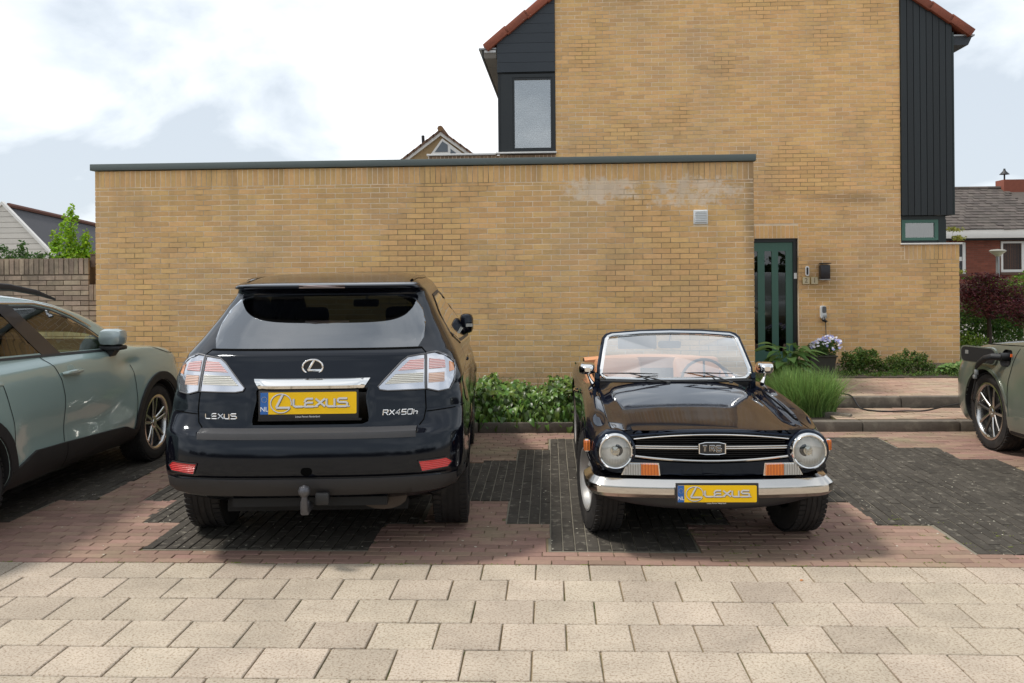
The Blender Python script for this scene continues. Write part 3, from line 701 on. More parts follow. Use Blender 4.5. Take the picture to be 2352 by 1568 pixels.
# ------------------------------------------------------------------ far buildings
# left: white boarded gable with long slate roof
fl = empty('white_gable_house', (-14.0, 26.5, 0), 0, 'white boarded gable and long black slate roof behind the garden wall at the left', 'house')
M_siding = mat('white_siding', (0.62, 0.58, 0.52), 0.7, rnd=0.05, var=0.05)
apx, apz = -2.60, 3.84; z = 1.0
while z < 3.7:
    t = z+0.165; hw0 = (apz-z)*1.06; hw1 = max(0.01, (apz-t)*1.06); MB().prism([(apx-hw0, z), (apx+hw0, z), (apx+hw1, t-0.012), (apx-hw1, t-0.012)], 'y', -0.03-random.random()*0.004, 0.02).build('siding_board', M_siding, fl, smooth=False); z = t
MB().prism([(apx-2.9, 0), (apx+2.9, 0), (apx+2.9, 0.9), (apx, apz-0.02), (apx-2.9, 0.9)], 'y', 0.02, 0.4).build('wall', M_siding, fl, smooth=False)
for s in (-1, 1):
    MB().prism([(apx, apz+0.10), (apx, apz-0.0), (apx+s*2.9, 0.86), (apx+s*2.9, 0.97)], 'y', -0.08, 0.06).build('barge_board', M_wht, fl, smooth=False)
rr = MB(); 
rr.bm.faces.new([rr.bm.verts.new(p) for p in ((apx+0.05, 0.1, apz-0.02), (apx-1.45, 16.1, 3.16), (apx+1.5, 16.1, 0.2), (apx+3.0, 0.1, 0.85))])
rr.build('roof', M_roofk, fl, smooth=False)
MB().tube([(apx+0.1, 0.1, apz-0.0), (apx-1.40, 16.1, 3.18)], 0.07, 6).build('ridge', mat('ridge_red', (0.16, 0.07, 0.05), 0.8), fl)
# middle: small gable peeping over the garage
fm = empty('distant_house', (-3.58, 30.0, 0), 0, 'far brown-roofed gable with white barge boards and triangular window, peeping over the garage', 'house')
gx, gz, sl, sr = -0.05, 6.49, 0.74, 0.74
def gl_(x): return gz-sl*abs(x-gx)
MB().prism([(gx-1.6, 0), (gx+1.6, 0), (gx+1.6, gz-1.6*sl-0.1), (gx, gz-0.12), (gx-1.6, gz-1.6*sl-0.1)], 'y', 0.05, 5).build('wall', mat('pale_tan_brick', (0.33, 0.23, 0.12), 0.9, var=0.2, nscale=12), fm, smooth=False)
for s in (-1, 1):
    MB().prism([(gx, gz-0.06), (gx, gz-0.2), (gx+s*1.7, gz-0.2-1.7*sl), (gx+s*1.7, gz-0.06-1.7*sl)], 'y', -0.06, 0.04).build('barge_board', M_wht, fm, smooth=False)
    for i in range(8):
        a, b = i*0.22, (i+1)*0.22+0.03
        MB().prism([(gx+s*a, gz-sl*a+0.01), (gx+s*b, gz-sl*b-0.01), (gx+s*b, gz-sl*b-0.10), (gx+s*a, gz-sl*a-0.07)], 'y', -0.12, 5).build('roof_tile', mat('brown_roof_tile', (0.14, 0.075, 0.045), 0.8, rnd=0.25), fm, smooth=False)
MB().tube([(gx, -0.14, gz+0.02), (gx, 5, gz+0.02)], 0.10, 8).build('ridge', mat('brown_roof_tile2', (0.20, 0.11, 0.05), 0.8), fm)
MB().box(gx-0.42, gx+0.75, -0.02, 0.05, 4.9, gz-0.85).prism([(gx-0.36, gz-0.85), (gx+0.78, gz-0.85), (gx+0.05, gz-0.30)], 'y', -0.02, 0.05).build('window', M_wht, fm, smooth=False)
M_fpane = mat('far_pane', (0.07, 0.085, 0.10), 0.15, spec=0.8)
MB().prism([(gx-0.20, gz-0.76), (gx+0.24, gz-0.76), (gx+0.24, gz-0.52), (gx+0.06, gz-0.40)], 'y', -0.03, -0.021).build('pane', M_fpane, fm, smooth=False)
MB().prism([(gx+0.33, gz-0.96), (gx+0.72, gz-0.96), (gx+0.33, gz-0.65)], 'y', -0.03, -0.021).build('pane', M_fpane, fm, smooth=False)
MB().box(gx-0.34, gx+0.25, -0.03, -0.021, 5.1, gz-0.88).build('pane', M_fpane, fm, smooth=False)
MB().tube([(gx-0.62, 0.4, 5.4), (gx-0.66, 0.4, 6.36)], 0.055, 8).build('chimney_pipe', M_black, fm)
# right: red brick house with dark tiled roof
fr_ = empty('red_brick_house', (12.72, 28.5, 0), RAD(-1), 'red brick house with dark tiled roof and white gutter board, far right behind the hedge', 'house')
MB().box(-3, 9, 0.0, 8, 0, 2.55).build('wall', M_rmort, fr_, smooth=False)
rb = course_bricks(-0.6, 2.2, 1.2, 2.62, phase=0, holes=[(-0.6, 0.30, 1.50, 2.50), (1.34, 2.6, 1.52, 2.52)])
V, F, R = box_arrays(rb); o = mobj('brick_field', npmesh('bf', V, F, R), M_rbrick, fr_); tag(o, kind='stuff')
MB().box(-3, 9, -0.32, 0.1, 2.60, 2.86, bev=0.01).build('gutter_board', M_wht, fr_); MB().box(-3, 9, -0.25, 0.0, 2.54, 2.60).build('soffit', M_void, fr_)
run, rise = 3.0, 1.50; nr = 15
for i in range(nr):
    y0 = -0.36+run*i/nr; z0 = 2.86+rise*i/nr
    xs_ = -0.8 if True else 0
    V, F, R = [], [], []
    for k in range(18):
        xa = -0.9+k*0.2+(i % 2)*0.1; xb = xa+0.196; o_ = len(V); j = random.uniform(-.012, .012)
        for (yy_, zz_) in ((y0, z0+0.0+j), (y0, z0+0.035+j), (y0+run/nr+0.05, z0+rise/nr+0.035)):
            V += [(xa, yy_, zz_), (xb, yy_, zz_)]
        F += [(o_, o_+1, o_+3, o_+2), (o_+2, o_+3, o_+5, o_+4)]; R += [random.random()]*2
    mobj('tile_course', npmesh('tile_course', V, F, R), M_roofd, fr_)
MB().face([(-3, -0.34, 2.86), (9, -0.34, 2.86), (9, run-0.34, 2.86+rise), (-3, run-0.34, 2.86+rise)])
rr = MB(); rr.face([(-3, -0.34, 2.86), (9, -0.34, 2.86), (9, run-0.34, 2.86+rise), (-3, run-0.34, 2.86+rise)]); rr.build('roof', M_roofd, fr_, smooth=False)
for i in range(14): MB().tube([(-0.8+i*0.33, run-0.34, 2.90+rise), (-0.8+(i+1)*0.33+0.02, run-0.34, 2.885+rise)], [0.06, 0.075], 8).build('ridge_tile', M_roofd, fr_)
cm = MB(); cm.box(2.62, 3.3, run-0.6, run, 3.9, 4.66); cm.build('chimney', M_rbrick, fr_, smooth=False)
MB().tube([(2.78, run-0.3, 4.66), (2.78, run-0.3, 4.86)], 0.03, 6).lathe([(0.17, 0), (0.05, 0.12), (0.03, 0.2)], 8, M=Matrix.Translation((2.78, run-0.3, 4.86)) @ Matrix.Rotation(RAD(90), 4, 'X')).build('chimney_cowl', M_black, fr_)
for (xa, xb, za, zb, mull) in ((-0.9, 0.28, 1.50, 2.48, None), (1.36, 3.4, 1.54, 2.50, 1.98)):
    wn = MB(); wn.box(xa, xb, -0.03, 0.05, zb-0.06, zb).box(xa, xb, -0.03, 0.05, za, za+0.08).box(xa, xa+0.06, -0.03, 0.05, za+.08, zb-.06).box(xb-0.09, xb, -0.03, 0.05, za+.08, zb-.06)
    if mull: wn.box(mull, mull+0.16, -0.03, 0.05, za+.08, zb-.06)
    wo = wn.build('window', M_wht, fr_, smooth=False); MB().box(xa+.06, xb-.09, 0.0, 0.02, za+.08, zb-.06).build('pane', M_fpane, wo, smooth=False)
    if not mull: MB().box(xa+.1, xb-.1, -0.01, -0.001, 1.9, 2.03).build('blind', M_wht, wo, smooth=False)
    MB().box(xa-.04, xb+.04, -0.08, 0.05, za-0.08, za-0.001).build('window_sill', mat('sill_brick', (0.12, 0.07, 0.05), 0.9), wo, smooth=False)
# street lamp
lp = empty('street_lamp', (10.07, 20.5, -0.06), 0, 'street lamp with a cream bowl, in front of the red brick house', 'street lamp')
MB().tube([(0, 0, 0), (0, 0, 2.0)], [0.05, 0.036], 12).build('pole', M_zinc, lp)
MB().lathe([(0.001, 0.0), (0.05, 0.0), (0.06, 0.02), (0.16, 0.10), (0.175, 0.115)], 24, M=Matrix.Translation((0, 0, 2.0)) @ Matrix.Rotation(RAD(90), 4, 'X')).build('lamp_bowl', mat('lamp_bowl', (0.62, 0.58, 0.42), 0.3), lp)
MB().lathe([(0.178, 0.116), (0.18, 0.125), (0.14, 0.15), (0.001, 0.165)], 24, M=Matrix.Translation((0, 0, 2.0)) @ Matrix.Rotation(RAD(90), 4, 'X')).build('lamp_lid', mat('lamp_lid', (0.25, 0.24, 0.2), 0.5), lp)
# ------------------------------------------------------------------ vegetation
def leafmat(name, col, tr=0.35, var=0.25, hue=0.02, rough=0.5, rnd=0.35, spec=0.4):
    return mat(name, col, rough, spec=spec, var=var, nscale=5, rnd=rnd, hue=hue, trans=tr, world=True)
L_bed = leafmat('bed_leaf', (0.085, 0.155, 0.026), 0.16, hue=0.025, rough=0.36, rnd=0.6)
L_hosta = leafmat('hosta_leaf', (0.155, 0.300, 0.085), 0.3, hue=0.012, rough=0.42, rnd=0.25)
L_grass = leafmat('grass_blade', (0.195, 0.315, 0.085), 0.35, hue=0.02, rnd=0.5, rough=0.55)
L_shrub = leafmat('shrub_leaf', (0.0837, 0.1418, 0.0243), 0.3, rnd=0.5, hue=0.035)
L_ger = leafmat('round_leaf', (0.1620, 0.2700, 0.0743), 0.3, rnd=0.3)
L_red = leafmat('red_maple_leaf', (0.150, 0.036, 0.036), 0.25, rnd=0.6, hue=0.02)
L_green = leafmat('garden_leaf', (0.0810, 0.1620, 0.0243), 0.35, rnd=0.5, hue=0.03)
L_lime = leafmat('lime_leaf', (0.2700, 0.4455, 0.0297), 0.45, rnd=0.4, hue=0.015)
L_dark = leafmat('dark_leaf', (0.0743, 0.1485, 0.0338), 0.3, rnd=0.4)
L_yel = leafmat('yellow_leaf', (0.5000, 0.5000, 0.1080), 0.4, rnd=0.3)
M_bark = mat('bark', (0.06, 0.045, 0.032), 0.95, var=0.4, nscale=12)
def leaf_cloud(clumps, size, up=0.35, shell=0.55, fold=0.25, ratio=0.5):
    """folded two-triangle leaves scattered through ellipsoid clumps"""
    C, = [np.concatenate([np.array(c[:3])+(lambda d, n: d/np.linalg.norm(d, axis=1, keepdims=True)*(rng.random((n, 1))**shell))(rng.normal(size=(c[6], 3)), c[6])*np.array(c[3:6]) for c in clumps])]
    n = len(C); out = rng.normal(size=(n, 3)); out /= np.linalg.norm(out, axis=1, keepdims=True)
    nor = out+np.array([0, -0.25, up*2]); nor /= np.linalg.norm(nor, axis=1, keepdims=True)
    t = np.cross(nor, rng.normal(size=(n, 3))); t /= np.linalg.norm(t, axis=1, keepdims=True); b = np.cross(nor, t)
    s = (size*(0.6+0.8*rng.random((n, 1)))); V = np.stack([C-t*s*0.5, C+b*s*ratio*0.5+nor*s*fold*0.5, C+t*s*0.5-nor*s*0.12, C-b*s*ratio*0.5+nor*s*fold*0.5], 1)
    F = (np.arange(n)[:, None]*4)[:, :, None]+np.array([[0, 1, 2], [0, 2, 3]])[None]
    r = np.repeat(rng.random(n), 2); return V.reshape(-1, 3), F.reshape(-1, 3), r
def foliage(name, clumps, size, m, parent, **k):
    V, F, R = leaf_cloud(clumps, size, **k); return mobj(name, npmesh(name, V, F, R), m, parent)
def tree(name, label, cat, loc, clumps, size, m, trunk, group=None, tr=0.05, **k):
    t = empty(name, loc, 0, label, cat, group); foliage('crown', clumps, size, m, t, **k); tb = MB()
    tb.tube([(0, 0, 0), (0.02, 0, trunk*0.5), (0, 0.02, trunk)], [tr, tr*0.8, tr*0.5], 8)
    for c in clumps[:6]: tb.tube([(0, 0.01, trunk*0.75), ((c[0])*0.5, c[1]*0.5, (trunk*0.8+c[2])*0.5), (c[0], c[1], c[2]+c[5]*0.3)], [tr*0.5, tr*0.3, tr*0.08], 6)
    tb.build('trunk', M_bark, t); return t
def big_leaf(L_, Wd, droop, fold=0.18, n=5):
    """ovate leaf along +x from the origin, drooping, folded on its midrib"""
    V, F = [], []
    for i in range(n+1):
        u = i/n; w = Wd*0.5*math.sin(math.pi*min(1, u**0.75*0.98+0.02))**0.8 if i < n else 0.0008
        if i == 0: w = Wd*0.06
        z = -droop*u*u*L_; V += [(u*L_, -w, z+w*fold), (u*L_, -w*0.5, z+w*fold*0.35), (u*L_, 0, z), (u*L_, w*0.5, z+w*fold*0.35), (u*L_, w, z+w*fold)]
    for i in range(n):
        for k in range(4): a = i*5+k; F.append((a, a+1, a+6, a+5))
    return V, F
# leafy bed along the garage wall between kerb and wall
bedp = empty('leafy_ground_cover', (-0.5, 9.6, 0.1), 0, 'dense bed of drooping heart-shaped green leaves along the garage wall, between SUV and convertible', 'plants')
meshes = []
for (l, w, d) in ((0.088, 0.058, 0.35), (0.10, 0.062, 0.55), (0.075, 0.052, 0.25), (0.095, 0.05, 0.7)):
    V, F = big_leaf(l, w, d); me = npmesh('leaf', V, F, smooth=True); me.materials.append(L_bed); meshes.append((np.array(V), np.array(F), me))
LP = []
for _ in range(5200):
    x = random.uniform(-1.15, 0.75) if random.random() < 0.72 else random.uniform(-4.8, 2.3)
    u = random.random(); bump = 0.05*math.sin(x*7.3)+0.03*math.sin(x*17+1)
    y0 = kerbY(x)+0.05
    if u < 0.55: q = random.random(); y = y0+0.17*q**1.5+random.uniform(-.03, .05); z = 0.10+0.25*q+random.uniform(-.03, .03); pitch = random.uniform(25, 80)
    else: q = random.random(); y = y0+0.15+q*0.95; z = 0.34+bump+random.uniform(-.07, .06)+0.05*q; pitch = random.uniform(-15, 50)
    az = -90+random.gauss(0, 48)
    LP.append((x, y, z, az, pitch, random.uniform(-35, 35), random.uniform(0.5, 1.1), random.randrange(4)))
LP.append((0.235, 9.75, 0.40, -60, -55, 10, 2.0, 2))
def lmat(p): return Matrix.Translation((p[0]+0.5, p[1]-9.6, p[2]-0.1)) @ Matrix.Rotation(RAD(p[3]), 4, 'Z') @ Matrix.Rotation(RAD(p[4]), 4, 'Y') @ Matrix.Rotation(RAD(p[5]), 4, 'X') @ Matrix.Scale(p[6], 4)
LP.sort(key=lambda p: (0 if -0.85 < p[0] < 0.38 else 9)+p[1]-p[6]*0.3)
for p in LP[:300]:
    o = mobj('leaf', meshes[p[7]][2], None, bedp); o.matrix_local = lmat(p)
VV, FF, RR = [], [], []; off = 0
for p in LP[300:]:
    v, f, _ = meshes[p[7]]; M = np.array(lmat(p)); VV.append(v@M[:3, :3].T+M[:3, 3]); FF.append(f+off); off += len(v); RR += [random.random()]*len(f)
o = mobj('leaves', npmesh('leaves', np.concatenate(VV), np.concatenate(FF), RR, True), L_bed, bedp); tag(o, kind='stuff')
# thin dry stems standing above the bed
st = MB()
for i in range(16):
    x = random.uniform(-0.8, 0.35); a = random.uniform(-0.5, 0.5); h = random.uniform(0.12, 0.26)
    st.tube([(x+0.5, 0.35, 0.28), (x+0.5+a*0.12, 0.35, 0.28+h*0.6), (x+0.5+a*0.3, 0.33, 0.28+h)], [0.002, 0.0015, 0.001], 4)
o = st.build('dry_stems', mat('dry_stem', (0.18, 0.17, 0.07), 0.8), bedp); tag(o, kind='stuff')
# hosta by the door
hs = empty('hosta', (2.98, 11.35, 0.16), 0, 'broad-leaved light green hosta in front of the green door, behind the convertible mirror', 'plant')
for i in range(64):
    a = random.uniform(0, 6.28); el = random.uniform(-8, 62); l = random.uniform(0.17, 0.27); v, f = big_leaf(l, l*0.52, random.uniform(0.5, 1.1), 0.22, 7)
    me = npmesh('leaf', v, f, smooth=True); r = random.uniform(0.05, 0.2); z = 0.28+0.27*(el/62)+random.uniform(-.05, .05)
    o = mobj('leaf', me, L_hosta, hs, (r*math.cos(a), r*math.sin(a), z), (random.uniform(-.3, .3), -RAD(el*0.6), a))
    if i % 2 == 0: MB().tube([(0, 0, 0.0), (r*0.5*math.cos(a), r*0.5*math.sin(a), z*0.7), (r*math.cos(a), r*math.sin(a), z)], 0.004, 5).build('stalk', L_hosta, hs)
# ornamental grass
def grass(loc, name, label, n, rad, h, m, spread=0.5, seed=1, wid=0.0035):
    t = empty(name, loc, 0, label, 'plant'); V, F, R = [], [], []
    for i in range(n):
        a = random.uniform(0, 2*math.pi); r = rad*math.sqrt(random.random())*0.75; x, y = r*math.cos(a), r*math.sin(a)*0.7; hh = h*random.uniform(0.5, 1.12)
        ln = random.gauss(0, 0.35)+r/rad*spread; da = a+random.gauss(0, 0.5); dx, dy = math.cos(da)*ln*hh*0.8, math.sin(da)*ln*hh*0.8; w = wid*random.uniform(0.6, 1.3); pa = random.uniform(0, math.pi); wx, wy = w*math.cos(pa), w*math.sin(pa); o = len(V); S = 5
        for k in range(S+1):
            u = k/S; px = x+dx*u**1.7; py = y+dy*u**1.7; pz = hh*(u-0.28*abs(ln)*u**3); ww = (1-u)**0.6*(0.5+min(1, u*4)*0.5)+0.05
            V += [(px-wx*ww, py-wy*ww, pz), (px+wx*ww, py+wy*ww, pz)]
        rr = random.random()
        for k in range(S): F.append((o+2*k, o+2*k+1, o+2*k+3, o+2*k+2)); R.append(rr)
    o = mobj('blades', npmesh('blades', V, F, R), m, t); tag(o, kind='stuff'); return t
grass((2.83, 10.02, 0.08), 'ornamental_grass', 'fine-bladed green ornamental grass spilling over the kerb, right of the convertible', 3800, 0.42, 0.52, L_grass, 0.55)
grass((2.48, 10.35, 0.08), 'ornamental_grass', 'lower darker grass tuft behind the convertible bonnet, against the garage corner', 1500, 0.30, 0.42, L_shrub, 0.5)
# planter with lilac and white flowers
pt = empty('planter', (3.76, 12.62, 0.232), 0, 'dark square planter with lilac and white petunias, beside the front door', 'planter')
M_pot = mat('mossy_dark_pot', (0.035, 0.033, 0.022), 0.7, var=0.4, nscale=20)
pm = MB(); pm.prism([(-0.14, 0), (0.14, 0), (0.185, 0.245), (-0.185, 0.245)], 'y', -0.15, 0.15); pm.box(-0.20, 0.20, -0.17, 0.17, 0.245, 0.265, bev=0.006); pm.build('pot', M_pot, pt)
foliage('foliage', [(0.02, 0, 0.34, 0.24, 0.2, 0.11, 900), (0.12, 0, 0.40, 0.14, 0.15, 0.11, 400)], 0.035, L_dark, pt)
M_f1 = mat('white_petal', (0.80, 0.80, 0.86), 0.6, trans=0.3); M_f2 = mat('lilac_petal', (0.42, 0.42, 0.72), 0.6, trans=0.3); M_f3 = mat('violet_throat', (0.12, 0.06, 0.3), 0.6)
fme = []
for mm in (M_f1, M_f2):
    V = [(0, 0, 0.0)]; F = []
    for k in range(10): a = 2*math.pi*k/10; r = 1.0 if k % 2 else 0.72; V.append((r*math.cos(a), r*math.sin(a), 0.28 if k % 2 else 0.18))
    F = [(0, 1+k, 1+(k+1) % 10) for k in range(10)]; me = npmesh('flower', V, F, smooth=True); me.materials.append(mm); fme.append(me)
for i in range(95):
    a = random.uniform(0, 6.28); r = math.sqrt(random.random()); x = 0.06+0.235*r*math.cos(a); y = 0.18*r*math.sin(a)-0.04; z = 0.33+0.20*math.sqrt(max(0, 1-r*r))*(0.8+0.35*x/0.2)+random.uniform(-.015, .02)
    s = random.uniform(0.017, 0.027); mobj('flower', fme[0 if random.random() < 0.55 else 1], None, pt, (x, y, z), (RAD(random.uniform(15, 75)), random.uniform(-.5, .5), random.uniform(-.6, .6)), (s, s, s))
# shrubs in the bed below the house wall
tree('shrub', 'bushy yellow-green shrub below the house wall, nearest the planter', 'shrub', (4.34, 12.68, 0.20), [(-.12, 0, .20, .20, .17, .13, 800), (.12, 0, .22, .17, .16, .13, 700), (0.0, 0, .30, .16, .12, .09, 350), (-.22, -.05, .30, .07, .06, .04, 80), (.17, 0, .33, .05, .05, .05, 60), (-.05, 0, .10, .2, .15, .1, 300), (.27, 0, .14, .12, .12, .10, 300)], 0.036, L_shrub, 0.2, tr=0.012)
tree('shrub', 'ragged green shrub in the middle of the bed below the house wall', 'shrub', (4.98, 12.68, 0.20), [(-.08, 0, .18, .18, .17, .13, 800), (.15, 0, .20, .15, .14, .12, 500), (-.02, 0, .31, .05, .05, .07, 90), (-.25, 0, .22, .06, .05, .06, 90), (.24, 0, .26, .05, .05, .08, 80), (.09, 0, .30, .04, .04, .05, 60), (-.2, 0, .1, .15, .12, .09, 260), (.26, 0, .12, .14, .12, .1, 300)], 0.034, L_shrub, 0.2, tr=0.012)
tree('perennial', 'low clump of pale round leaves at the right end of the bed', 'plant', (5.60, 12.55, 0.20), [(0, 0, .10, .27, .2, .08, 700), (.15, 0, .15, .15, .15, .07, 300)], 0.055, L_ger, 0.08, tr=0.008, ratio=0.95, up=0.8)
gc = foliage('low_ground_cover', [(4.05+i*0.18, 12.42+0.10*math.sin(i*2.1), 0.245, 0.15, 0.16, 0.05+0.02*math.sin(i*1.7), 190) for i in range(13)]+[(4.2+i*0.3, 12.85, 0.26, 0.2, 0.12, 0.08, 160) for i in range(8)], 0.032, L_shrub, None); tag(gc, kind='stuff')
tree('shrub', 'dark green shrub at the house corner beside the olive car', 'shrub', (6.02, 12.75, 0.20), [(0, 0, .2, .18, .2, .17, 700), (.15, 0, .28, .15, .15, .12, 400)], 0.04, L_green, 0.2, tr=0.012)
# right-hand garden
tree('red_maple', 'dark purple-red Japanese maple beside the house corner', 'tree', (7.50, 15.6, 0.1), [(-.30, 0, 1.15, .42, .4, .26, 1500), (.15, .1, 1.22, .50, .45, .26, 1800), (.50, 0, 1.02, .36, .4, .28, 1200), (0, -.2, .92, .6, .4, .2, 1500), (-.05, 0, 1.42, .35, .3, .10, 500), (.55, 0, .75, .22, .3, .2, 500)], 0.05, L_red, 0.95, tr=0.05, up=0.9)
tree('garden_bush', 'bright green bush below the red maple', 'bush', (7.5, 16.4, 0.0), [(-.3, 0, .45, .6, .4, .36, 1700), (.5, 0, .6, .6, .4, .42, 1700), (1.2, 0, .7, .5, .4, .5, 1200), (-.3, -.4, .2, .5, .4, .25, 800), (.3, .3, .85, .6, .3, .18, 600)], 0.06, L_green, 0.4, tr=0.03)
tree('garden_bush', 'lower yellow-green bush against the house corner, behind the olive car', 'bush', (7.0, 15.0, 0.0), [(-.1, 0, .35, .38, .3, .3, 1300), (.4, -.1, .25, .4, .3, .22, 900)], 0.05, leafmat('yellowgreen_leaf', (0.1620, 0.2565, 0.0270), 0.35), 0.3, tr=0.03)
tree('hedge', 'tall bright green hedge in front of the red brick house', 'hedge', (9.75, 19.0, 0.0), [(-.4, 0, 1.12, .7, .5, .36, 2200), (.6, 0, 1.30, .8, .5, .40, 2600), (1.6, 0, 1.35, .8, .5, .5, 2200), (0, 0, .7, 1.4, .5, .6, 3500), (2.0, 0, .8, 1.2, .5, .6, 1800), (-.75, 0, 1.47, .40, .2, .04, 300)], 0.075, leafmat('hedge_leaf', (0.1350, 0.2295, 0.0270), 0.35, rnd=0.5), 0.8, tr=0.05)
tree('small_tree', 'sprig of yellow-green leaves beside the window sill at the house corner', 'tree', (7.62, 17.2, 0.0), [(0, 0, 2.42, .22, .1, .05, 90), (.12, 0, 2.25, .14, .1, .06, 70), (-.05, 0, 1.95, .12, .1, .06, 50), (.1, 0, 1.62, .15, .1, .05, 60), (-.1, 0, 1.2, .2, .1, .3, 200)], 0.06, L_yel, 2.2, tr=0.012)
# trees behind the garden wall at the left
tree('small_tree', 'bright lime green young tree behind the garden wall, against the garage', 'tree', (-7.78, 14.2, 0), [(-.02, 0, 2.35, .15, .15, .40, 420), (0, 0, 2.0, .34, .25, .28, 950), (-.25, 0, 2.18, .10, .1, .28, 200), (.26, 0, 2.2, .10, .1, .26, 200), (.35, 0, 1.95, .18, .15, .15, 260), (0.02, 0, 2.72, .06, .06, .16, 60), (-.13, 0, 2.52, .05, .05, .05, 22), (.10, 0, 2.6, .06, .05, .06, 30), (0, 0, 1.6, .5, .3, .3, 500)], 0.055, L_lime, 1.9, tr=0.02, ratio=0.7)
tree('garden_bush', 'dark green bush peeping over the garden wall at the far left', 'bush', (-8.46, 14.0, 0), [(-.2, 0, 1.95, .35, .2, .16, 500), (.25, 0, 1.95, .3, .2, .14, 420), (.0, 0, 2.1, .10, .1, .16, 110), (-.35, 0, 2.12, .12, .1, .07, 80), (0, 0, 1.7, .6, .3, .2, 400)], 0.055, L_dark, 1.6, tr=0.02)
# trees across the street behind the viewer: only mirrored in paint and glass
tb = MB(); 
cl = []
for i in range(26): cl.append((-50+i*4.0+random.uniform(-1, 1), random.uniform(-2, 2), random.uniform(0.6, 1.8), random.uniform(2.4, 3.6), 2, random.uniform(1.3, 2.3), 650))
bt = foliage('tree_belt', cl, 0.7, leafmat('belt_leaf', (0.0405, 0.0675, 0.0203), 0.2), None); bt.location = (0, -36, 0); tag(bt, kind='stuff')
# ------------------------------------------------------------------ car toolkit
M_navy = mat('midnight_blue_paint', (0.0026, 0.0028, 0.0055), 0.085, spec=0.42, rvar=0.02, nscale=3)
M_navy2 = mat('dark_blue_paint', (0.0042, 0.0050, 0.0105), 0.05, spec=0.42)
for m_, t_ in ((M_navy, (0.84, 0.92, 1.0)), (M_navy2, (0.62, 0.80, 1.0))): m_.node_tree.nodes['Principled BSDF'].inputs['Specular Tint'].default_value = (*t_, 1)
M_sage = mat('sage_grey_paint', (0.31, 0.405, 0.375), 0.22, metal=0.15, spec=0.5, coat=0.9, coat_r=0.03)
M_olive = mat('olive_grey_paint', (0.140, 0.155, 0.125), 0.28, metal=0.25, spec=0.5, coat=0.9, coat_r=0.03)
M_chrome = mat('chrome', (0.80, 0.79, 0.77), 0.07, metal=1.0)
M_chromed = mat('aged_chrome', (0.60, 0.575, 0.54), 0.15, metal=1.0, rvar=0.08, nscale=30)
M_silver = mat('machined_alloy', (0.55, 0.54, 0.52), 0.22, metal=1.0)
M_silverp = mat('silver_wheel_paint', (0.55, 0.54, 0.52), 0.3, metal=0.6, coat=0.3)
M_tyre = mat('tyre_rubber', (0.022, 0.020, 0.019), 0.82, spec=0.3, var=0.3, nscale=20, bump=0.001, bscale=90, col2=(0.045, 0.04, 0.035), patches=(5, 0.55, 0.7))
M_clad = mat('dark_plastic_cladding', (0.022, 0.020, 0.020), 0.62, spec=0.35, var=0.15, nscale=12)
M_pad = mat('textured_bumper_plastic', (0.045, 0.045, 0.048), 0.55, spec=0.4, bump=0.0006, bscale=400, var=0.12)
M_gap = mat('panel_gap', (0.002, 0.002, 0.002), 0.9, spec=0.05)
M_int = mat('car_interior', (0.02, 0.02, 0.021), 0.8)
M_intl = mat('car_interior_grey', (0.07, 0.07, 0.068), 0.8)
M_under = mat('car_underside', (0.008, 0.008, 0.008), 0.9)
G_rear = glassmat('rear_glass', (0.035, 0.045, 0.040), 0.0, 1.55, 0.14, (0.95, 0.97, 1.0))
G_dark = glassmat('privacy_glass', (0.05, 0.05, 0.05), 0.0, 1.5, 0.02)
G_green = glassmat('green_side_glass', (0.72, 0.93, 0.62), 0.0, 1.5, 0.02)
G_clear = glassmat('windscreen_glass', (0.78, 0.84, 0.84), 0.0, 1.5, 0.30)
G_lens = glassmat('clear_lens', (0.93, 0.93, 0.93), 0.02, 1.5, 0.03)
def lamp_mat(name, col, stripe=None, scale=60, rough=0.25, axis=2, metal=0.0, dark=(0.3, 0.3, 0.3), emit=None):
    """lens optics: fine ribs as relief, coloured plastic"""
    M = mat(name, col, rough, metal=metal, spec=0.6, coat=0.8, coat_r=0.02); nt = M.node_tree; N = nt.nodes.new; L = nt.links.new; P = nt.nodes['Principled BSDF']
    tc = N('ShaderNodeTexCoord'); w = N('ShaderNodeTexWave'); w.bands_direction = 'XYZ'[axis]; w.inputs['Scale'].default_value = scale; w.inputs['Distortion'].default_value = 0.8; w.inputs['Detail'].default_value = 2
    L(tc.outputs['Object'], w.inputs[0]); b = N('ShaderNodeBump'); b.inputs['Distance'].default_value = 0.004; L(w.outputs[1], b.inputs['Height']); L(b.outputs[0], P.inputs['Normal'])
    if stripe:
        mx = N('ShaderNodeMix'); mx.data_type = 'RGBA'; L(w.outputs[1], mx.inputs[0]); mx.inputs[6].default_value = (*col, 1); mx.inputs[7].default_value = (*stripe, 1); L(mx.outputs[2], P.inputs['Base Color'])
    return M
M_lred = lamp_mat('red_lens', (0.45, 0.012, 0.015), (0.75, 0.03, 0.03), 30)
M_lredc = lamp_mat('pale_red_optics', (0.62, 0.54, 0.54), (0.58, 0.20, 0.19), 34)
M_lclr = lamp_mat('clear_optics', (0.62, 0.61, 0.55), (0.30, 0.30, 0.27), 30)
M_lorg = lamp_mat('amber_optics', (0.66, 0.52, 0.45), (0.55, 0.30, 0.2), 34)
M_lamb = lamp_mat('amber_lens', (0.70, 0.17, 0.006), (0.50, 0.10, 0.004), 18, axis=0)
M_lrefl = mat('lamp_reflector', (0.60, 0.61, 0.65), 0.14, metal=0.9, coat=1.0)

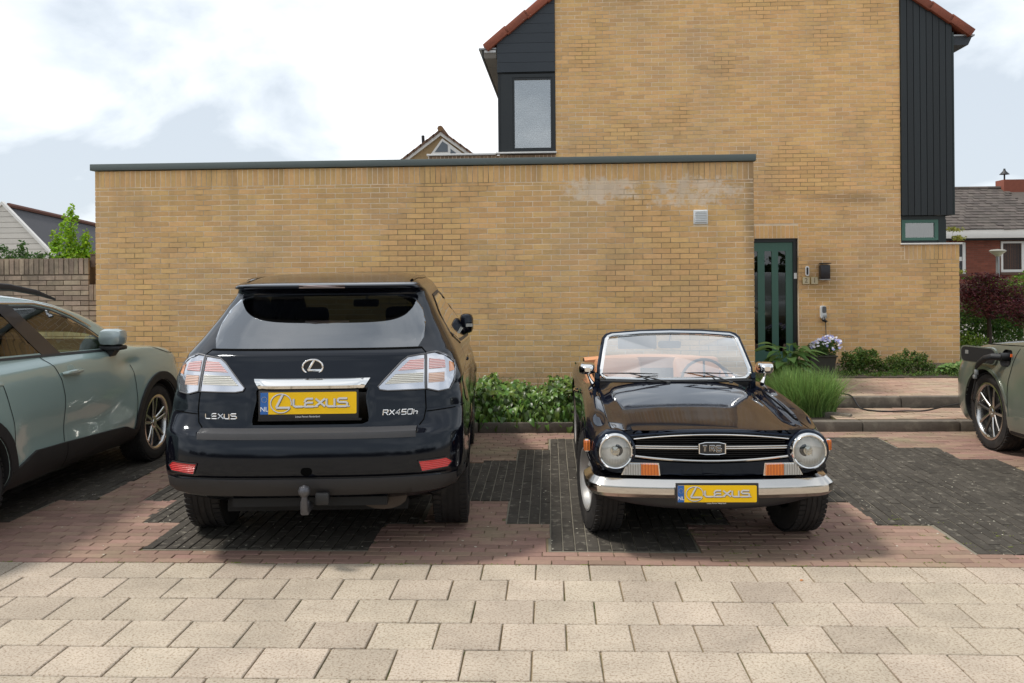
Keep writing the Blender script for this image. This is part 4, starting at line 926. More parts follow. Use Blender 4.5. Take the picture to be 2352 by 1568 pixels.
def loop_pts(w, yr, yf, cr, cf, nr_, nf, nc=22, ns=26):
    def corner(c, n, a, sgn):
        D = []
        for i in range(241):
            t = math.pi/2*i/240; D.append((w*math.sin(t)**(2/n), c*(1-max(0.0, math.cos(t))**(2/n))))
        ds = [0]
        for i in range(240): ds.append(ds[-1]+math.hypot(D[i+1][0]-D[i][0], D[i+1][1]-D[i][1]))
        out = []; j = 0
        for k in range(nc+1):
            s = ds[-1]*k/nc
            while j < 239 and ds[j+1] < s: j += 1
            f = (s-ds[j])/max(1e-9, ds[j+1]-ds[j]); x = D[j][0]+(D[j+1][0]-D[j][0])*f; y = D[j][1]+(D[j+1][1]-D[j][1])*f
            out.append((x, a+sgn*y))
        return out
    A = corner(cr, nr_, yr, 1); B = corner(cf, nf, yf, -1)[::-1]
    y0, y1 = yr+cr, yf-cf
    S = [(w, y0+(y1-y0)*i/ns) for i in range(1, ns)]
    half = A+S+B
    return half+[(-x, y) for x, y in half[::-1][1:-1]]
def slice_mesh(keys, sub=5, nr_=3.0, nf=2.6, sculpt=None, nc=22, ns=26, zs=None):
    n = len(keys); idx = list(range(n)); cols = list(zip(*keys)); rows = []
    S = [i/sub for i in range((n-1)*sub+1)]
    for s in S: rows.append([pchip(idx, c, s) for c in cols])
    bm = bmesh.new(); rings = []
    for (z, w, yr, yf, cr, cf) in rows:
        pts = loop_pts(w, yr, yf, cr, cf, nr_, nf, nc, ns); rg = []
        for x, y in pts:
            p = (x, y, z)
            if sculpt: p = sculpt(*p)
            rg.append(bm.verts.new(p))
        rings.append(rg)
    for A, B in zip(rings, rings[1:]):
        m = len(A)
        for k in range(m): bm.faces.new((A[k], A[(k+1) % m], B[(k+1) % m], B[k]))
    bm.faces.new(rings[0][::-1])
    T = rings[-1]; m = len(T)
    c = bm.verts.new(sum((v.co for v in T), Vector())/m+Vector((0, 0, 0.001)))
    for k in range(m): bm.faces.new((T[k], T[(k+1) % m], c))
    bmesh.ops.recalc_face_normals(bm, faces=bm.faces)
    return bm
def bake_boolean(o, cutters, use_self=False):
    """cutters: bmesh list with material; subtracts and applies"""
    tmp = []
    for bm, m in cutters:
        bmesh.ops.recalc_face_normals(bm, faces=bm.faces)
        me = bpy.data.meshes.new('cut'); bm.to_mesh(me); bm.free(); me.materials.append(m); c = bpy.data.objects.new('cut', me); COL.objects.link(c); c.parent = o; tmp.append(c)
        md = o.modifiers.new('b', 'BOOLEAN'); md.operation = 'DIFFERENCE'; md.object = c; md.solver = 'EXACT'; md.material_mode = 'TRANSFER'; md.use_self = use_self
    bpy.context.view_layer.update(); dg = bpy.context.evaluated_depsgraph_get(); me = bpy.data.meshes.new_from_object(o.evaluated_get(dg))
    o.modifiers.clear(); o.data = me
    for c in tmp: bpy.data.objects.remove(c)
    me.polygons.foreach_set('use_smooth', np.ones(len(me.polygons), dtype=bool)); me.set_sharp_from_angle(angle=RAD(32)); return o
class Skin:
    """a car body as a target for conformal parts: windows, lamps, trim, gaps"""
    AX = {'rear': (Vector((0, 1, 0)), lambda a, b: Vector((a, -6, b))), 'right': (Vector((-1, 0, 0)), lambda a, b: Vector((6, a, b))),
          'left': (Vector((1, 0, 0)), lambda a, b: Vector((-6, a, b))), 'top': (Vector((0, 0, -1)), lambda a, b: Vector((a, b, 6)))}
    def __init__(s, bm): s.bvh = BVHTree.FromBMesh(bm)
    def hit(s, ax, a, b, off):
        d, f = s.AX[ax]; o = f(a, b); h, nrm, i, dist = s.bvh.ray_cast(o, d)
        if h is None: return None
        return h-d*(off/max(0.30, abs(nrm.dot(d))))
    def patch(s, ax, poly, off=0.003, thick=0.006, res=0.04, bulge=0.0):
        bm = bmesh.new(); f = bm.faces.new([bm.verts.new((p[0], p[1], 0)) for p in poly]); bmesh.ops.triangulate(bm, faces=[f])
        for k in (0, 1):
            lo, hi = min(p[k] for p in poly), max(p[k] for p in poly); c = math.ceil(lo/res)*res
            while c < hi:
                no = Vector((1, 0, 0)) if k == 0 else Vector((0, 1, 0)); bmesh.ops.bisect_plane(bm, geom=bm.verts[:]+bm.edges[:]+bm.faces[:], plane_co=no*c, plane_no=no); c += res
        d = s.AX[ax][0]; last = None; dep = None; bad = []
        for v in bm.verts:
            h = s.hit(ax, v.co.x, v.co.y, off)
            if h is None: bad.append(v)
            else: v.co = h
        good = [v for v in bm.verts if v not in bad]
        for v in bad:
            q = min(good, key=lambda g: (g.co-(s.AX[ax][1](v.co.x, v.co.y))).cross(d).length); v.co = q.co.copy()
        bd = [e for e in bm.edges if e.is_boundary]
        r = bmesh.ops.extrude_edge_only(bm, edges=bd); bmesh.ops.translate(bm, vec=d*(thick+off), verts=[g for g in r['geom'] if isinstance(g, bmesh.types.BMVert)])
        bmesh.ops.recalc_face_normals(bm, faces=bm.faces); return bm
    def part(s, name, ax, poly, m, parent, off=0.003, thick=0.006, res=0.04, sharp=50):
        bm = s.patch(ax, poly, off, thick, res); me = bpy.data.meshes.new(name); bm.to_mesh(me); bm.free()
        me.polygons.foreach_set('use_smooth', np.ones(len(me.polygons), dtype=bool)); me.set_sharp_from_angle(angle=RAD(sharp)); return mobj(name, me, m, parent)
    def ribbon(s, mbm, ax, pts, w, off=0.0015, step=0.03, round_=False):
        P = [Vector(p) for p in pts]; D = [P[0]]
        for a, b in zip(P, P[1:]):
            n = max(1, int((b-a).length/step))
            for i in range(1, n+1): D.append(a+(b-a)*i/n)
        prev = None
        for i, p in enumerate(D):
            t = (D[min(i+1, len(D)-1)]-D[max(i-1, 0)]).normalized(); q = Vector((-t.y, t.x))*w/2
            A, B = s.hit(ax, p.x+q.x, p.y+q.y, off), s.hit(ax, p.x-q.x, p.y-q.y, off)
            if A is None or B is None: prev = None; continue
            C = (A+B)/2-s.AX[ax][0]*(w*0.35 if round_ else 0)
            cur = [mbm.verts.new(A), mbm.verts.new(C), mbm.verts.new(B)]
            if prev:
                for k in range(2): f = mbm.faces.new((prev[k], prev[k+1], cur[k+1], cur[k])); f.smooth = True
            prev = cur
    def ribbons(s, name, lines, m, parent, round_=False):
        bm = bmesh.new()
        for ax, pts, w, off in lines: s.ribbon(bm, ax, pts, w, off, round_=round_)
        me = bpy.data.meshes.new(name); bm.to_mesh(me); bm.free(); return mobj(name, me, m, parent)
def _gaps(s, lines, m, parent):
    for l in lines: s.ribbons('panel_gap', [l], m, parent)
Skin.gaps = _gaps
def arcpts(cx, cy, r, a0, a1, n=24): return [(cx+r*math.cos(RAD(a0+(a1-a0)*i/n)), cy+r*math.sin(RAD(a0+(a1-a0)*i/n))) for i in range(n+1)]
def cyl_cut(x0, x1, y, z, r, n=48):
    mb = MB(); mb.prism([(y+r*math.cos(2*math.pi*k/n), z+r*math.sin(2*math.pi*k/n)) for k in range(n)], 'x', x0, x1); return mb.bm
def wheel(parent, loc, R, width, rr, style, side, spin=0.0, tread=True, steer=0.0):
    """wheel > tyre, rim, spoke...; side=+1: outer face towards +x"""
    w = width/2; B = Matrix.Rotation(RAD(-90)*side, 4, 'Z')      # local +Y -> side*X
    T = Matrix.Translation(loc) @ Matrix.Rotation(RAD(steer), 4, 'Z')
    prof = [(rr-0.012, -w*0.78), (rr+0.012, -w*0.92), (R*0.86, -w*1.0), (R*0.955, -w*0.92), (R*0.992, -w*0.66), (R, -w*0.3), (R, w*0.3), (R*0.992, w*0.66), (R*0.955, w*0.92), (R*0.86, w*1.0), (rr+0.035, w*0.97), (rr+0.012, w*0.90), (rr-0.012, w*0.78)]
    dark = mat('brake_dark', (0.012, 0.012, 0.013), 0.6)
    hub = MB().lathe([(rr-0.01, -w*0.8), (rr-0.015, w*0.15), (0.16, w*0.05), (0.02, w*0.1)], 40, M=T@B).build('wheel', dark, parent)
    ty = MB(); ty.lathe(prof, 56, M=T@B)
    if tread:
        for k in range(56):
            a = 2*math.pi*k/56
            for sg in (-1, 1):
                M = T@B@Matrix.Rotation(a, 4, 'Y')@Matrix.Translation((R*0.998, sg*w*0.72, 0)); ty.box(-0.004, 0.0035, -w*0.2, w*0.2, -0.013, 0.013, M=M)
        for g in (-0.35, 0, 0.35): ty.lathe([(R-0.004, w*(g+0.12)), (R+0.004, w*(g+0.12)), (R+0.004, w*(g-0.12)), (R-0.004, w*(g-0.12))], 56, M=T@B)
    ty.build('tyre', M_tyre, hub, sharp=40)
    rimm = M_silver if style != 'steel' else M_silverp
    if style == 'steel':
        MB().lathe([(rr+0.006, w*0.86), (rr+0.008, w*0.95), (rr-0.004, w*0.97), (rr-0.018, w*0.85), (rr-0.03, w*0.55), (rr-0.045, w*0.40), (0.125, w*0.42), (0.11, w*0.62), (0.085, w*0.72), (0.06, w*0.5), (0.03, w*0.75), (0.001, w*0.8)], 48, M=T@B).build('rim', rimm, hub)
        sp = MB()
        for k in range(8):
            M = T@B@Matrix.Rotation(2*math.pi*k/8, 4, 'Y'); sp.box(0.115, 0.15, w*0.40, w*0.46, -0.018, 0.018, M=M)
        sp.build('slot', dark, hub); return hub
    MB().lathe([(rr-0.006, w*0.2), (rr-0.004, w*0.80), (rr+0.010, w*0.90), (rr+0.012, w*0.94), (rr-0.004, w*0.955), (rr-0.014, w*0.90), (rr-0.022, w*0.80), (rr-0.024, w*0.2)], 56, M=T@B).build('rim', rimm, hub)
    MB().lathe([(0.058, w*0.45), (0.056, w*0.68), (0.045, w*0.72), (0.03, w*0.70), (0.028, w*0.74), (0.001, w*0.75)], 24, M=T@B).build('hub_cap', rimm, hub)
    def spoke(a0, r0, a1, r1, w0, w1, m, y0, y1, th=0.02):
        p0 = (r0*math.cos(a0), r0*math.sin(a0)); p1 = (r1*math.cos(a1), r1*math.sin(a1)); t = Vector((p1[0]-p0[0], p1[1]-p0[1])).normalized(); q = Vector((-t.y, t.x))
        s = MB(); b = s.bm; pr = [(p0, w0, y0), (((p0[0]+p1[0])/2, (p0[1]+p1[1])/2), (w0+w1)/2, (y0+y1)/2+0.004), (p1, w1, y1)]; R_ = []
        for (p, ww, yv) in pr: R_.append([b.verts.new((T@B)@Vector((p[0]+q.x*ww*u, yv+dv, p[1]+q.y*ww*u))) for u, dv in ((-0.5, -0.003), (-0.3, 0.003), (0.3, 0.003), (0.5, -0.003), (0.45, -th), (-0.45, -th))])
        for A, C in zip(R_, R_[1:]):
            for k in range(6): b.faces.new((A[k], A[(k+1) % 6], C[(k+1) % 6], C[k]))
        b.faces.new(R_[0][::-1]); b.faces.new(R_[-1]); s.build('spoke', m, hub, sharp=25)
    if style == 'double':
        for k in range(5):
            c = 2*math.pi*k/5+spin
            for s in (-1, 1): spoke(c+s*0.30, 0.05, c+s*0.17, rr-0.014, 0.026, 0.030, rimm, w*0.66, w*0.80)
            spoke(c, 0.05, c, rr-0.02, 0.012, 0.03, dark, w*0.52, w*0.66)
    else:
        for k in range(10):
            c = 2*math.pi*k/10+spin; s = 1 if k % 2 else -1
            spoke(c+s*0.10, 0.05, c-s*0.06, rr-0.014, 0.024, 0.030, rimm if k % 2 else mat('dark_alloy', (0.16, 0.155, 0.15), 0.3, metal=0.9), w*0.66, w*0.82)
    return hub
# lettering drawn as mitred strokes (polyline glyphs in a unit box)
GL = {'L': ([[(0, 1), (0, .22), (.08, .08), (.22, 0), (.9, 0)]], 1.0), 'E': ([[(.85, 1), (.30, 1), (.12, .9), (0, .55)], [(.85, .5), (.30, .5), (.1, .4), (0, .0)], [(0, 0), (.9, 0)]], 1.0), 'X': ([[(0, 1), (.95, 0)], [(.95, 1), (0, 0)]], 1.0),
      'U': ([[(0, 1), (0, .22), (.08, .08), (.22, 0), (.8, 0), (.8, 1)]], 1.0), 'S': ([[(.97, 1), (.18, 1), (.04, .87), (.04, .66), (.18, .53), (.83, .53), (.97, .40), (.97, .13), (.83, 0), (0, 0)]], 1.1),
      'R': ([[(0, 0), (0, 1), (.75, 1), (.85, .9), (.85, .6), (.75, .5), (0, .5)], [(.45, .5), (.9, 0)]], 1.05), '4': ([[(.75, 0), (.75, 1), (0, .3), (.95, .3)]], 1.1), '5': ([[(.85, 1), (.1, 1), (.05, .55), (.7, .55), (.85, .45), (.85, .1), (.75, 0), (0, 0)]], 1.05),
      '0': ([[(0, .1), (0, .9), (.1, 1), (.75, 1), (.85, .9), (.85, .1), (.75, 0), (.1, 0), (0, .1)]], 1.05), 'h': ([[(0, 0), (0, 1)], [(0, .55), (.55, .55), (.65, .45), (.65, 0)]], .8),
      'T': ([[(0, 1), (.9, 1)], [(.45, 1), (.45, 0)]], 1.25), '6': ([[(.85, 1), (.1, 1), (0, .9), (0, .1), (.1, 0), (.75, 0), (.85, .1), (.85, .45), (.75, .52), (0, .52)]], 1.05), ' ': ([], .4)}
def strokes(mbm, lines, sw, y, depth, close=False):
    for ln in lines:
        P = [Vector(p) for p in ln]; n = len(P); L_, R_ = [], []
        for i, p in enumerate(P):
            d0 = (P[i]-P[i-1]).normalized() if i > 0 else None; d1 = (P[i+1]-P[i]).normalized() if i < n-1 else None
            if d0 is None: d0 = d1
            if d1 is None: d1 = d0
            t = (d0+d1).normalized() if (d0+d1).length > 1e-6 else d0; q = Vector((-t.y, t.x)); k = sw/2/max(0.5, q.dot(Vector((-d1.y, d1.x)))); L_.append(p+q*k); R_.append(p-q*k)
        F = [[mbm.verts.new((v.x, y, v.y)) for v in L_], [mbm.verts.new(((a.x+b.x)/2, y-depth*0.4, (a.y+b.y)/2)) for a, b in zip(L_, R_)], [mbm.verts.new((v.x, y, v.y)) for v in R_]]
        K = [[mbm.verts.new((v.x, y+depth, v.y)) for v in L_], [mbm.verts.new((v.x, y+depth, v.y)) for v in R_]]
        for i in range(n-1):
            mbm.faces.new((F[0][i], F[0][i+1], F[1][i+1], F[1][i])); mbm.faces.new((F[1][i], F[1][i+1], F[2][i+1], F[2][i]))
            mbm.faces.new((F[0][i], K[0][i], K[0][i+1], F[0][i+1])); mbm.faces.new((F[2][i], F[2][i+1], K[1][i+1], K[1][i]))
def word_lines(txt, x0, z0, width, h, slant=0.18, gap=0.22, wf=1.0):
    tot = sum(GL[c][1]*wf+gap for c in txt)-gap; k = width/tot; x = x0; out = []
    for c in txt:
        for ln in GL[c][0]: out.append([(x+(p[0]*wf)*k+slant*p[1]*h, z0+p[1]*h) for p in ln])
        x += (GL[c][1]*wf+gap)*k
    return out
def emblem_lines(cx, cz, rx, rz):
    ring = [(cx+rx*math.cos(RAD(a)), cz+rz*math.sin(RAD(a))) for a in range(-12, 340, 8)]
    Lp = [(cx+0.18*rx, cz+0.98*rz), (cx-0.42*rx, cz-0.36*rz), (cx-0.38*rx, cz-0.47*rz), (cx+0.86*rx, cz-0.47*rz)]
    return ring, Lp
M_yel = mat('yellow_plate', (0.86, 0.52, 0.0), 0.35, spec=0.4); M_eu = mat('blue_plate_band', (0.018, 0.11, 0.36), 0.35); M_star = mat('star_yellow', (0.85, 0.6, 0.05), 0.4); M_ink = mat('black_ink', (0.01, 0.01, 0.012), 0.4)
M_let = mat('silver_lettering', (0.62, 0.63, 0.65), 0.3, metal=0.3); M_txt = mat('white_lettering', (0.8, 0.8, 0.8), 0.5)
def plate(parent, loc, w, h, rot=(0, 0, 0), fr_bot=0.03):
    p = empty('licence_plate', loc); p.rotation_euler = rot; p.parent = parent; bpy.data.objects.remove(p)
    base = MB().box(-w/2-0.012, w/2+0.012, 0.0, 0.012, -h/2-fr_bot, h/2+0.012, bev=0.003).build('licence_plate', M_black, parent, loc=loc, rot=rot)
    MB().prism(roundrect(w, h, 0.008), 'y', -0.003, -0.0002).build('plate_face', M_yel, base, smooth=False)
    bw = w*0.082
    MB().box(-w/2, -w/2+bw, -0.0045, -0.0032, -h/2, h/2, bev=0.0008).build('country_band', M_eu, base, smooth=False)
    st = MB()
    for k in range(12):
        a = 2*math.pi*k/12; cx, cz = -w/2+bw/2+bw*0.34*math.cos(a), h*0.18+bw*0.34*math.sin(a); r = bw*0.045
        st.prism([(cx+r*(1 if j % 2 == 0 else 0.42)*math.sin(math.pi*j/5), cz+r*(1 if j % 2 == 0 else 0.42)*math.cos(math.pi*j/5)) for j in range(10)], 'y', -0.0056, -0.0046)
    st.build('star_ring', M_star, base, smooth=False)
    textmesh('NL', h*0.30, 0.0004, 'country_letters', M_txt, base, (-w/2+bw/2, -0.005, -h*0.27))
    textmesh('Lexus Forum Nederland', h*0.115, 0.0003, 'holder_text', M_txt, base, (-w*0.01, -0.0006, -h/2-fr_bot*0.48))
    rx, rz = w*0.108, h*0.43; cx, cz = -w/2+w*0.215, 0.0
    for (m, dx, dz, y, sw, nm) in ((M_ink, 0.0012, -0.0022, -0.0042, 1.25, 'letter_shadow'), (M_let, 0, 0, -0.0056, 1.0, 'lettering')):
        b = MB(); ring, Lp = emblem_lines(cx+dx, cz+dz, rx, rz); strokes(b.bm, [ring], h*0.045*sw, y, 0.001); strokes(b.bm, [Lp], h*0.10*sw, y-0.0006, 0.001)
        ww = w*0.59; strokes(b.bm, word_lines('LEXUS', -w/2+w*0.345+dx, -h*0.16+dz, ww*0.97, h*0.36, 0.0, 0.10), h*0.092*sw, y, 0.001)
        strokes(b.bm, [[(-w/2+w*0.38+dx, -h*0.16+dz), (-w/2+w*0.60+dx, -h*0.16+dz)], [(-w/2+w*0.72+dx, -h*0.16+dz), (-w/2+w*0.93+dx, -h*0.16+dz)]], h*0.05*sw, y+0.0001, 0.001)
        b.build(nm, m, base, smooth=False)
    return base
# ------------------------------------------------------------------ the dark SUV seen from behind
def suv_dark():
    root = empty('suv', (-1.408, 5.085, 0), RAD(4.1), 'shiny black-blue SUV seen from behind, with tow ball and clear tail lamps', 'car')
    def sc(x, y, z):
        ax = abs(x)
        if y < 1.2:
            t_ = smooth(0.56, 0.80, ax); k = smooth(0.753, 0.783, z)*(1-t_)+min(1, max(0, (z-0.765)/0.10))*t_; k *= 1-0.6*smooth(0.84, 0.92, ax)
            y += 0.085*k*(1-smooth(0.6, 1.2, y))
            y += 0.018*smooth(0.345, 0.30, ax)*smooth(0.80, 0.84, z)*(1-smooth(0.99, 1.02, z))      # plate recess
            y -= 0.012*math.exp(-((z-1.20)/0.02)**2)*(1 if ax < 0.85 else 0)
            y += 0.014*math.exp(-((z-0.515)/0.012)**2)*(1-smooth(0.75, 0.9, ax))
        if z > 1.3: z = z-0.010*(smooth(1.3, 1.62, z))*((y-2.0)/1.5)**2*(1 if y < 2 else 0.6)
        if 0.3 < z < 1.1:  # fender bulges
            for yc in (0.95, 3.69):
                d = math.hypot(y-yc, (z-0.37)); x += math.copysign(0.028*math.exp(-((d-0.42)/0.11)**2), x)*smooth(0.75, 0.9, ax)
            x -= math.copysign(0.02*math.exp(-((z-0.62)/0.14)**2)*smooth(1.2, 1.7, y)*(1-smooth(2.9, 3.3, y)), x)*smooth(0.7, 0.9, ax)
        return x, y, z
    K = [(0.27, .72, .40, 4.30, .30, .5), (0.36, .82, .15, 4.55, .34, .5), (0.415, .885, .05, 4.62, .36, .55), (0.46, .915, .025, 4.68, .38, .6), (0.50, .925, .018, 4.70, .38, .6), (0.53, .930, .002, 4.71, .40, .6), (0.60, .934, .0, 4.72, .40, .65),
         (0.68, .937, .008, 4.72, .40, .65), (0.74, .937, .022, 4.71, .40, .65), (0.80, .934, .042, 4.68, .40, .65), (0.87, .930, .055, 4.60, .40, .7), (0.94, .924, .065, 4.42, .40, .75), (1.00, .915, .082, 4.15, .40, .75), (1.05, .905, .10, 3.92, .42, .7), (1.10, .893, .125, 3.72, .42, .6),
         (1.15, .877, .150, 3.55, .42, .55), (1.195, .858, .178, 3.42, .42, .5), (1.235, .836, .225, 3.32, .42, .5), (1.29, .803, .300, 3.20, .42, .45), (1.36, .763, .385, 3.05, .40, .42), (1.43, .723, .470, 2.88, .38, .4), (1.50, .688, .560, 2.72, .36, .4),
         (1.560, .655, .640, 2.56, .34, .4), (1.590, .640, .600, 2.50, .34, .4), (1.606, .630, .470, 2.46, .34, .4), (1.624, .618, .445, 2.42, .36, .4), (1.640, .602, .530, 2.36, .36, .42), (1.656, .580, .720, 2.28, .38, .43), (1.672, .548, .95, 2.18, .40, .40), (1.685, .495, 1.18, 2.05, .34, .34), (1.694, .39, 1.38, 1.92, .22, .22), (1.698, .22, 1.55, 1.8, .12, .12)]
    K = [(z, w*(0.985 if z > 1.0 else 0.965), a, b, c, d) for (z, w, a, b, c, d) in K]
    bm = slice_mesh(K, 4, 3.2, 2.6, sc, 26, 30); sk = Skin(bm)
    me = bpy.data.meshes.new('body'); bm.to_mesh(me); bm.free(); body = mobj('body', me, M_navy, root)
    cuts = []
    for y in (0.95, 3.69):
        for s in (-1, 1): cuts.append((cyl_cut(s*0.56, s*1.1, y, 0.375, 0.405), M_under))
    Kc = [(z, max(0.03, w-0.055), yr+0.09, yf-0.10, max(.03, cr-0.03), max(.03, cf-.03)) for (z, w, yr, yf, cr, cf) in [(0.72, .93, .02, 3.45, .4, .3), (1.0, .915, .082, 3.42, .4, .4), (1.195, .858, .178, 3.36, .42, .4), (1.29, .803, .300, 3.18, .42, .45), (1.43, .723, .47, 2.88, .38, .4), (1.55, .65, .66, 2.5, .34, .4), (1.60, .60, .80, 2.2, .34, .4)]]
    cuts.append((slice_mesh(Kc, 1, 3.2, 2.6, None, 10, 10), M_int))
    c = MB(); c.prism([(-0.585, 1.262), (0.585, 1.262), (0.60, 1.40), (0.55, 1.50), (0.46, 1.545), (-0.46, 1.545), (-0.55, 1.50), (-0.60, 1.40)], 'y', -0.2, 1.4); cuts.append((c.bm, M_gap))
    side = [(1.35, 1.20), (3.05, 1.125), (2.55, 1.47), (2.0, 1.545), (1.3, 1.53), (1.0, 1.40), (0.98, 1.28)]
    c = MB(); c.prism([(y, z) for y, z in side], 'x', -1.2, 1.2); cuts.append((c.bm, M_gap))
    c = MB(); c.prism([(-0.62, 1.20), (0.62, 1.20), (0.52, 1.55), (-0.52, 1.55)], 'y', 2.2, 4.0); cuts.append((c.bm, M_gap))
    bake_boolean(body, cuts)
    g = [(-0.62, 1.238), (0.62, 1.238), (0.650, 1.29), (0.652, 1.38), (0.625, 1.46), (0.575, 1.525), (0.485, 1.551), (-0.485, 1.551), (-0.575, 1.525), (-0.625, 1.46), (-0.652, 1.38), (-0.650, 1.29)]
    sk.part('rear_window', 'rear', g, G_rear, root, 0.003, 0.002, 0.03, 80)
    sk.part('tailgate_spoiler_lip', 'rear', [(-0.145, 1.600), (0.145, 1.600), (0.145, 1.620), (-0.145, 1.620)], mat('brake_lamp_clear', (0.22, 0.17, 0.16), 0.2, coat=1), root, 0.004, 0.01, 0.02).name = 'brake_light'
    for s, ax in ((1, 'right'), (-1, 'left')):
        sk.part('side_window', ax, side, G_dark, root, 0.002, 0.002, 0.08, 80)
        sk.ribbons('window_trim', [(ax, side+[side[0]], 0.022, 0.004)], M_black, root)
        sk.ribbons('chrome_strip', [(ax, [(1.0, 1.262), (1.35, 1.185), (3.1, 1.105)], 0.012, 0.006)], M_chrome, root, True)
        MB().box(0.86*s, 0.90*s, 2.02, 2.22, 0.985, 1.01, bev=0.008).build('door_handle', M_navy, root); 
        sk.ribbons('roof_rail', [('top', [(s*0.545, 0.85), (s*0.56, 1.4), (s*0.555, 2.1)], 0.03, 0.004)], M_navy, root, True)
        for yc in (0.95, 3.69): sk.ribbons('wheel_arch_lip', [(ax, arcpts(yc, 0.375, 0.413, -8, 188, 40), 0.016, 0.006)], M_navy, root, True)
    sk.part('fuel_flap', 'right', roundrect(0.16, 0.17, 0.04) and [(p[0]+0.78, p[1]+0.94) for p in roundrect(0.16, 0.17, 0.04)], M_navy, root, 0.0035, 0.003, 0.05)
    # tail lamps
    for s in (-1, 1):
        inner = [(0.668, 1.200), (0.565, 1.185), (0.53, 1.160), (0.395, 1.018), (0.405, 1.0), (0.45, 0.993), (0.674, 0.995)]
        outer = [(0.682, 0.996), (0.676, 1.203), (0.73, 1.210), (0.79, 1.188), (0.842, 1.145), (0.856, 1.10), (0.846, 1.03), (0.82, 0.985), (0.75, 0.978)]
        def fl(P): return [(s*a, b) for a, b in P][::s]
        li = sk.part('tail_lamp', 'rear', fl(inner), M_lrefl, root, 0.004, 0.01, 0.03)
        lo = sk.part('tail_lamp', 'rear', fl(outer), M_lrefl, root, 0.004, 0.01, 0.03)
        for nm, poly, m, par in (('upper_optics', [(0.66, 1.170), (0.575, 1.163), (0.51, 1.105), (0.66, 1.11)], M_lredc, li), ('lower_optics', [(0.66, 1.090), (0.495, 1.085), (0.435, 1.030), (0.66, 1.035)], M_lclr, li),
                                 ('upper_optics', [(0.692, 1.170), (0.785, 1.155), (0.79, 1.11), (0.692, 1.108)], M_lredc, lo), ('lower_optics', [(0.692, 1.085), (0.785, 1.085), (0.785, 1.03), (0.692, 1.03)], M_lorg, lo),
                                 ('side_marker', [(0.815, 1.145), (0.838, 1.128), (0.842, 1.09), (0.815, 1.085)], mat('amber_pale', (0.70, 0.30, 0.14), 0.3, coat=1), lo)):
            o = sk.part(nm, 'rear', fl(poly), m, par, 0.007, 0.003, 0.03)
        for P in (inner, outer):
            sk.ribbons('lamp_seal', [('rear', fl(P+[P[0]]), 0.007, 0.0095)], mat('lamp_edge', (0.10, 0.10, 0.105), 0.5, metal=0.3), li if P is inner else lo, True)
        ref = [(0.64, .597), (0.80, .603), (0.835, .575), (0.81, .545), (0.66, .535)]
        sk.part('reflector', 'rear', fl(ref), M_lred, root, 0.006, 0.01, 0.03)
        sk.ribbons('reflector_trim', [('rear', fl(ref+[ref[0]]), 0.007, 0.007)], M_clad, root, True)
    # chrome bar, emblem, lettering, plate
    bar = [(-0.345, 1.066), (0.345, 1.066), (0.305, 1.004), (-0.305, 1.004)]
    cb = MB(); b = cb.bm
    def Y(x, z): h = sk.hit('rear', x, z, 0.0); return h.y
    rows_ = []
    for (z, off, wx) in ((1.068, 0.004, .345), (1.055, 0.034, .338), (1.030, 0.040, .322), (1.012, 0.028, .31), (1.004, 0.004, .30)):
        rows_.append([b.verts.new((x*wx, Y(x*wx, z)-off*(1-0.6*abs(x)**6), z)) for x in [i/12-1 for i in range(25)]])
    for A, B in zip(rows_, rows_[1:]):
        for k in range(24): b.faces.new((A[k], A[k+1], B[k+1], B[k]))
    cb.build('chrome_bar', M_chrome, root, sharp=40)
    ye = Y(0, 1.134)-0.004
    e = MB(); ring, Lp = emblem_lines(0, 1.134, 0.060, 0.044); e.tube([(x, ye-0.006, z) for x, z in [(0.060*math.cos(RAD(a)), 1.134+0.044*math.sin(RAD(a))) for a in range(0, 360, 10)]], 0.0065, 8, closed=True)
    strokes(e.bm, [Lp], 0.013, ye-0.008, 0.008); e.build('emblem', M_chrome, root)
    MB().prism([(0.056*math.cos(RAD(a)), 1.134+0.041*math.sin(RAD(a))) for a in range(0, 360, 15)], 'y', ye-0.002, ye+0.01).build('emblem_back', M_black, root)
    t = MB(); strokes(t.bm, word_lines('LEXUS', -0.628, 0.838, 0.195, 0.030, 0.0, 0.12), 0.0075, -0.005, 0.007)
    for v in t.bm.verts: v.co.y += Y(v.co.x, 0.853)
    t.build('badge_lettering', M_chrome, root, smooth=False)
    t = MB(); strokes(t.bm, word_lines('RX450h', 0.425, 0.850, 0.205, 0.030, 0.15, 0.12), 0.0068, -0.005, 0.007)
    for v in t.bm.verts: v.co.y += Y(v.co.x, 0.865)
    t.build('badge_lettering', M_chrome, root, smooth=False)
    yp = Y(0, 0.92)-0.022; plate(root, (-0.012, yp, 0.928), 0.565, 0.128, (RAD(-4), 0, 0), 0.032)
    MB().box(-0.31, 0.30, yp-0.004, yp+0.03, 0.822, 0.835, bev=0.004).build('plate_sill', M_clad, root)
    # bumper pad on the ledge, lower apron
    padm = MB(); R_ = []
    for i in range(25):
        x = -0.645+1.27*i/24
        q = []
        for z in (0.764, 0.752, 0.742, 0.735):
            h = sk.hit('rear', x, z, 0.004); q.append((x, h.y, h.z))
        h0 = sk.bvh.ray_cast(Vector((x, q[0][1]+0.02, 1.0)), Vector((0, 0, -1)))[0]
        yy_ = Y(x, 0.79)-0.004; q = [(x, yy_, 0.786), (x, (yy_+Y(x, 0.752))/2, 0.781), (x, Y(x, 0.752)-0.004, 0.772), (x, Y(x, 0.745)-0.006, 0.758), (x, Y(x, 0.73)-0.004, 0.736)]
        R_.append([padm.bm.verts.new(p) for p in q])
    for A, B in zip(R_, R_[1:]):
        for k in range(len(A)-1): padm.bm.faces.new((A[k], B[k], B[k+1], A[k+1]))
    padm.build('bumper_pad', M_pad, root, sharp=30)
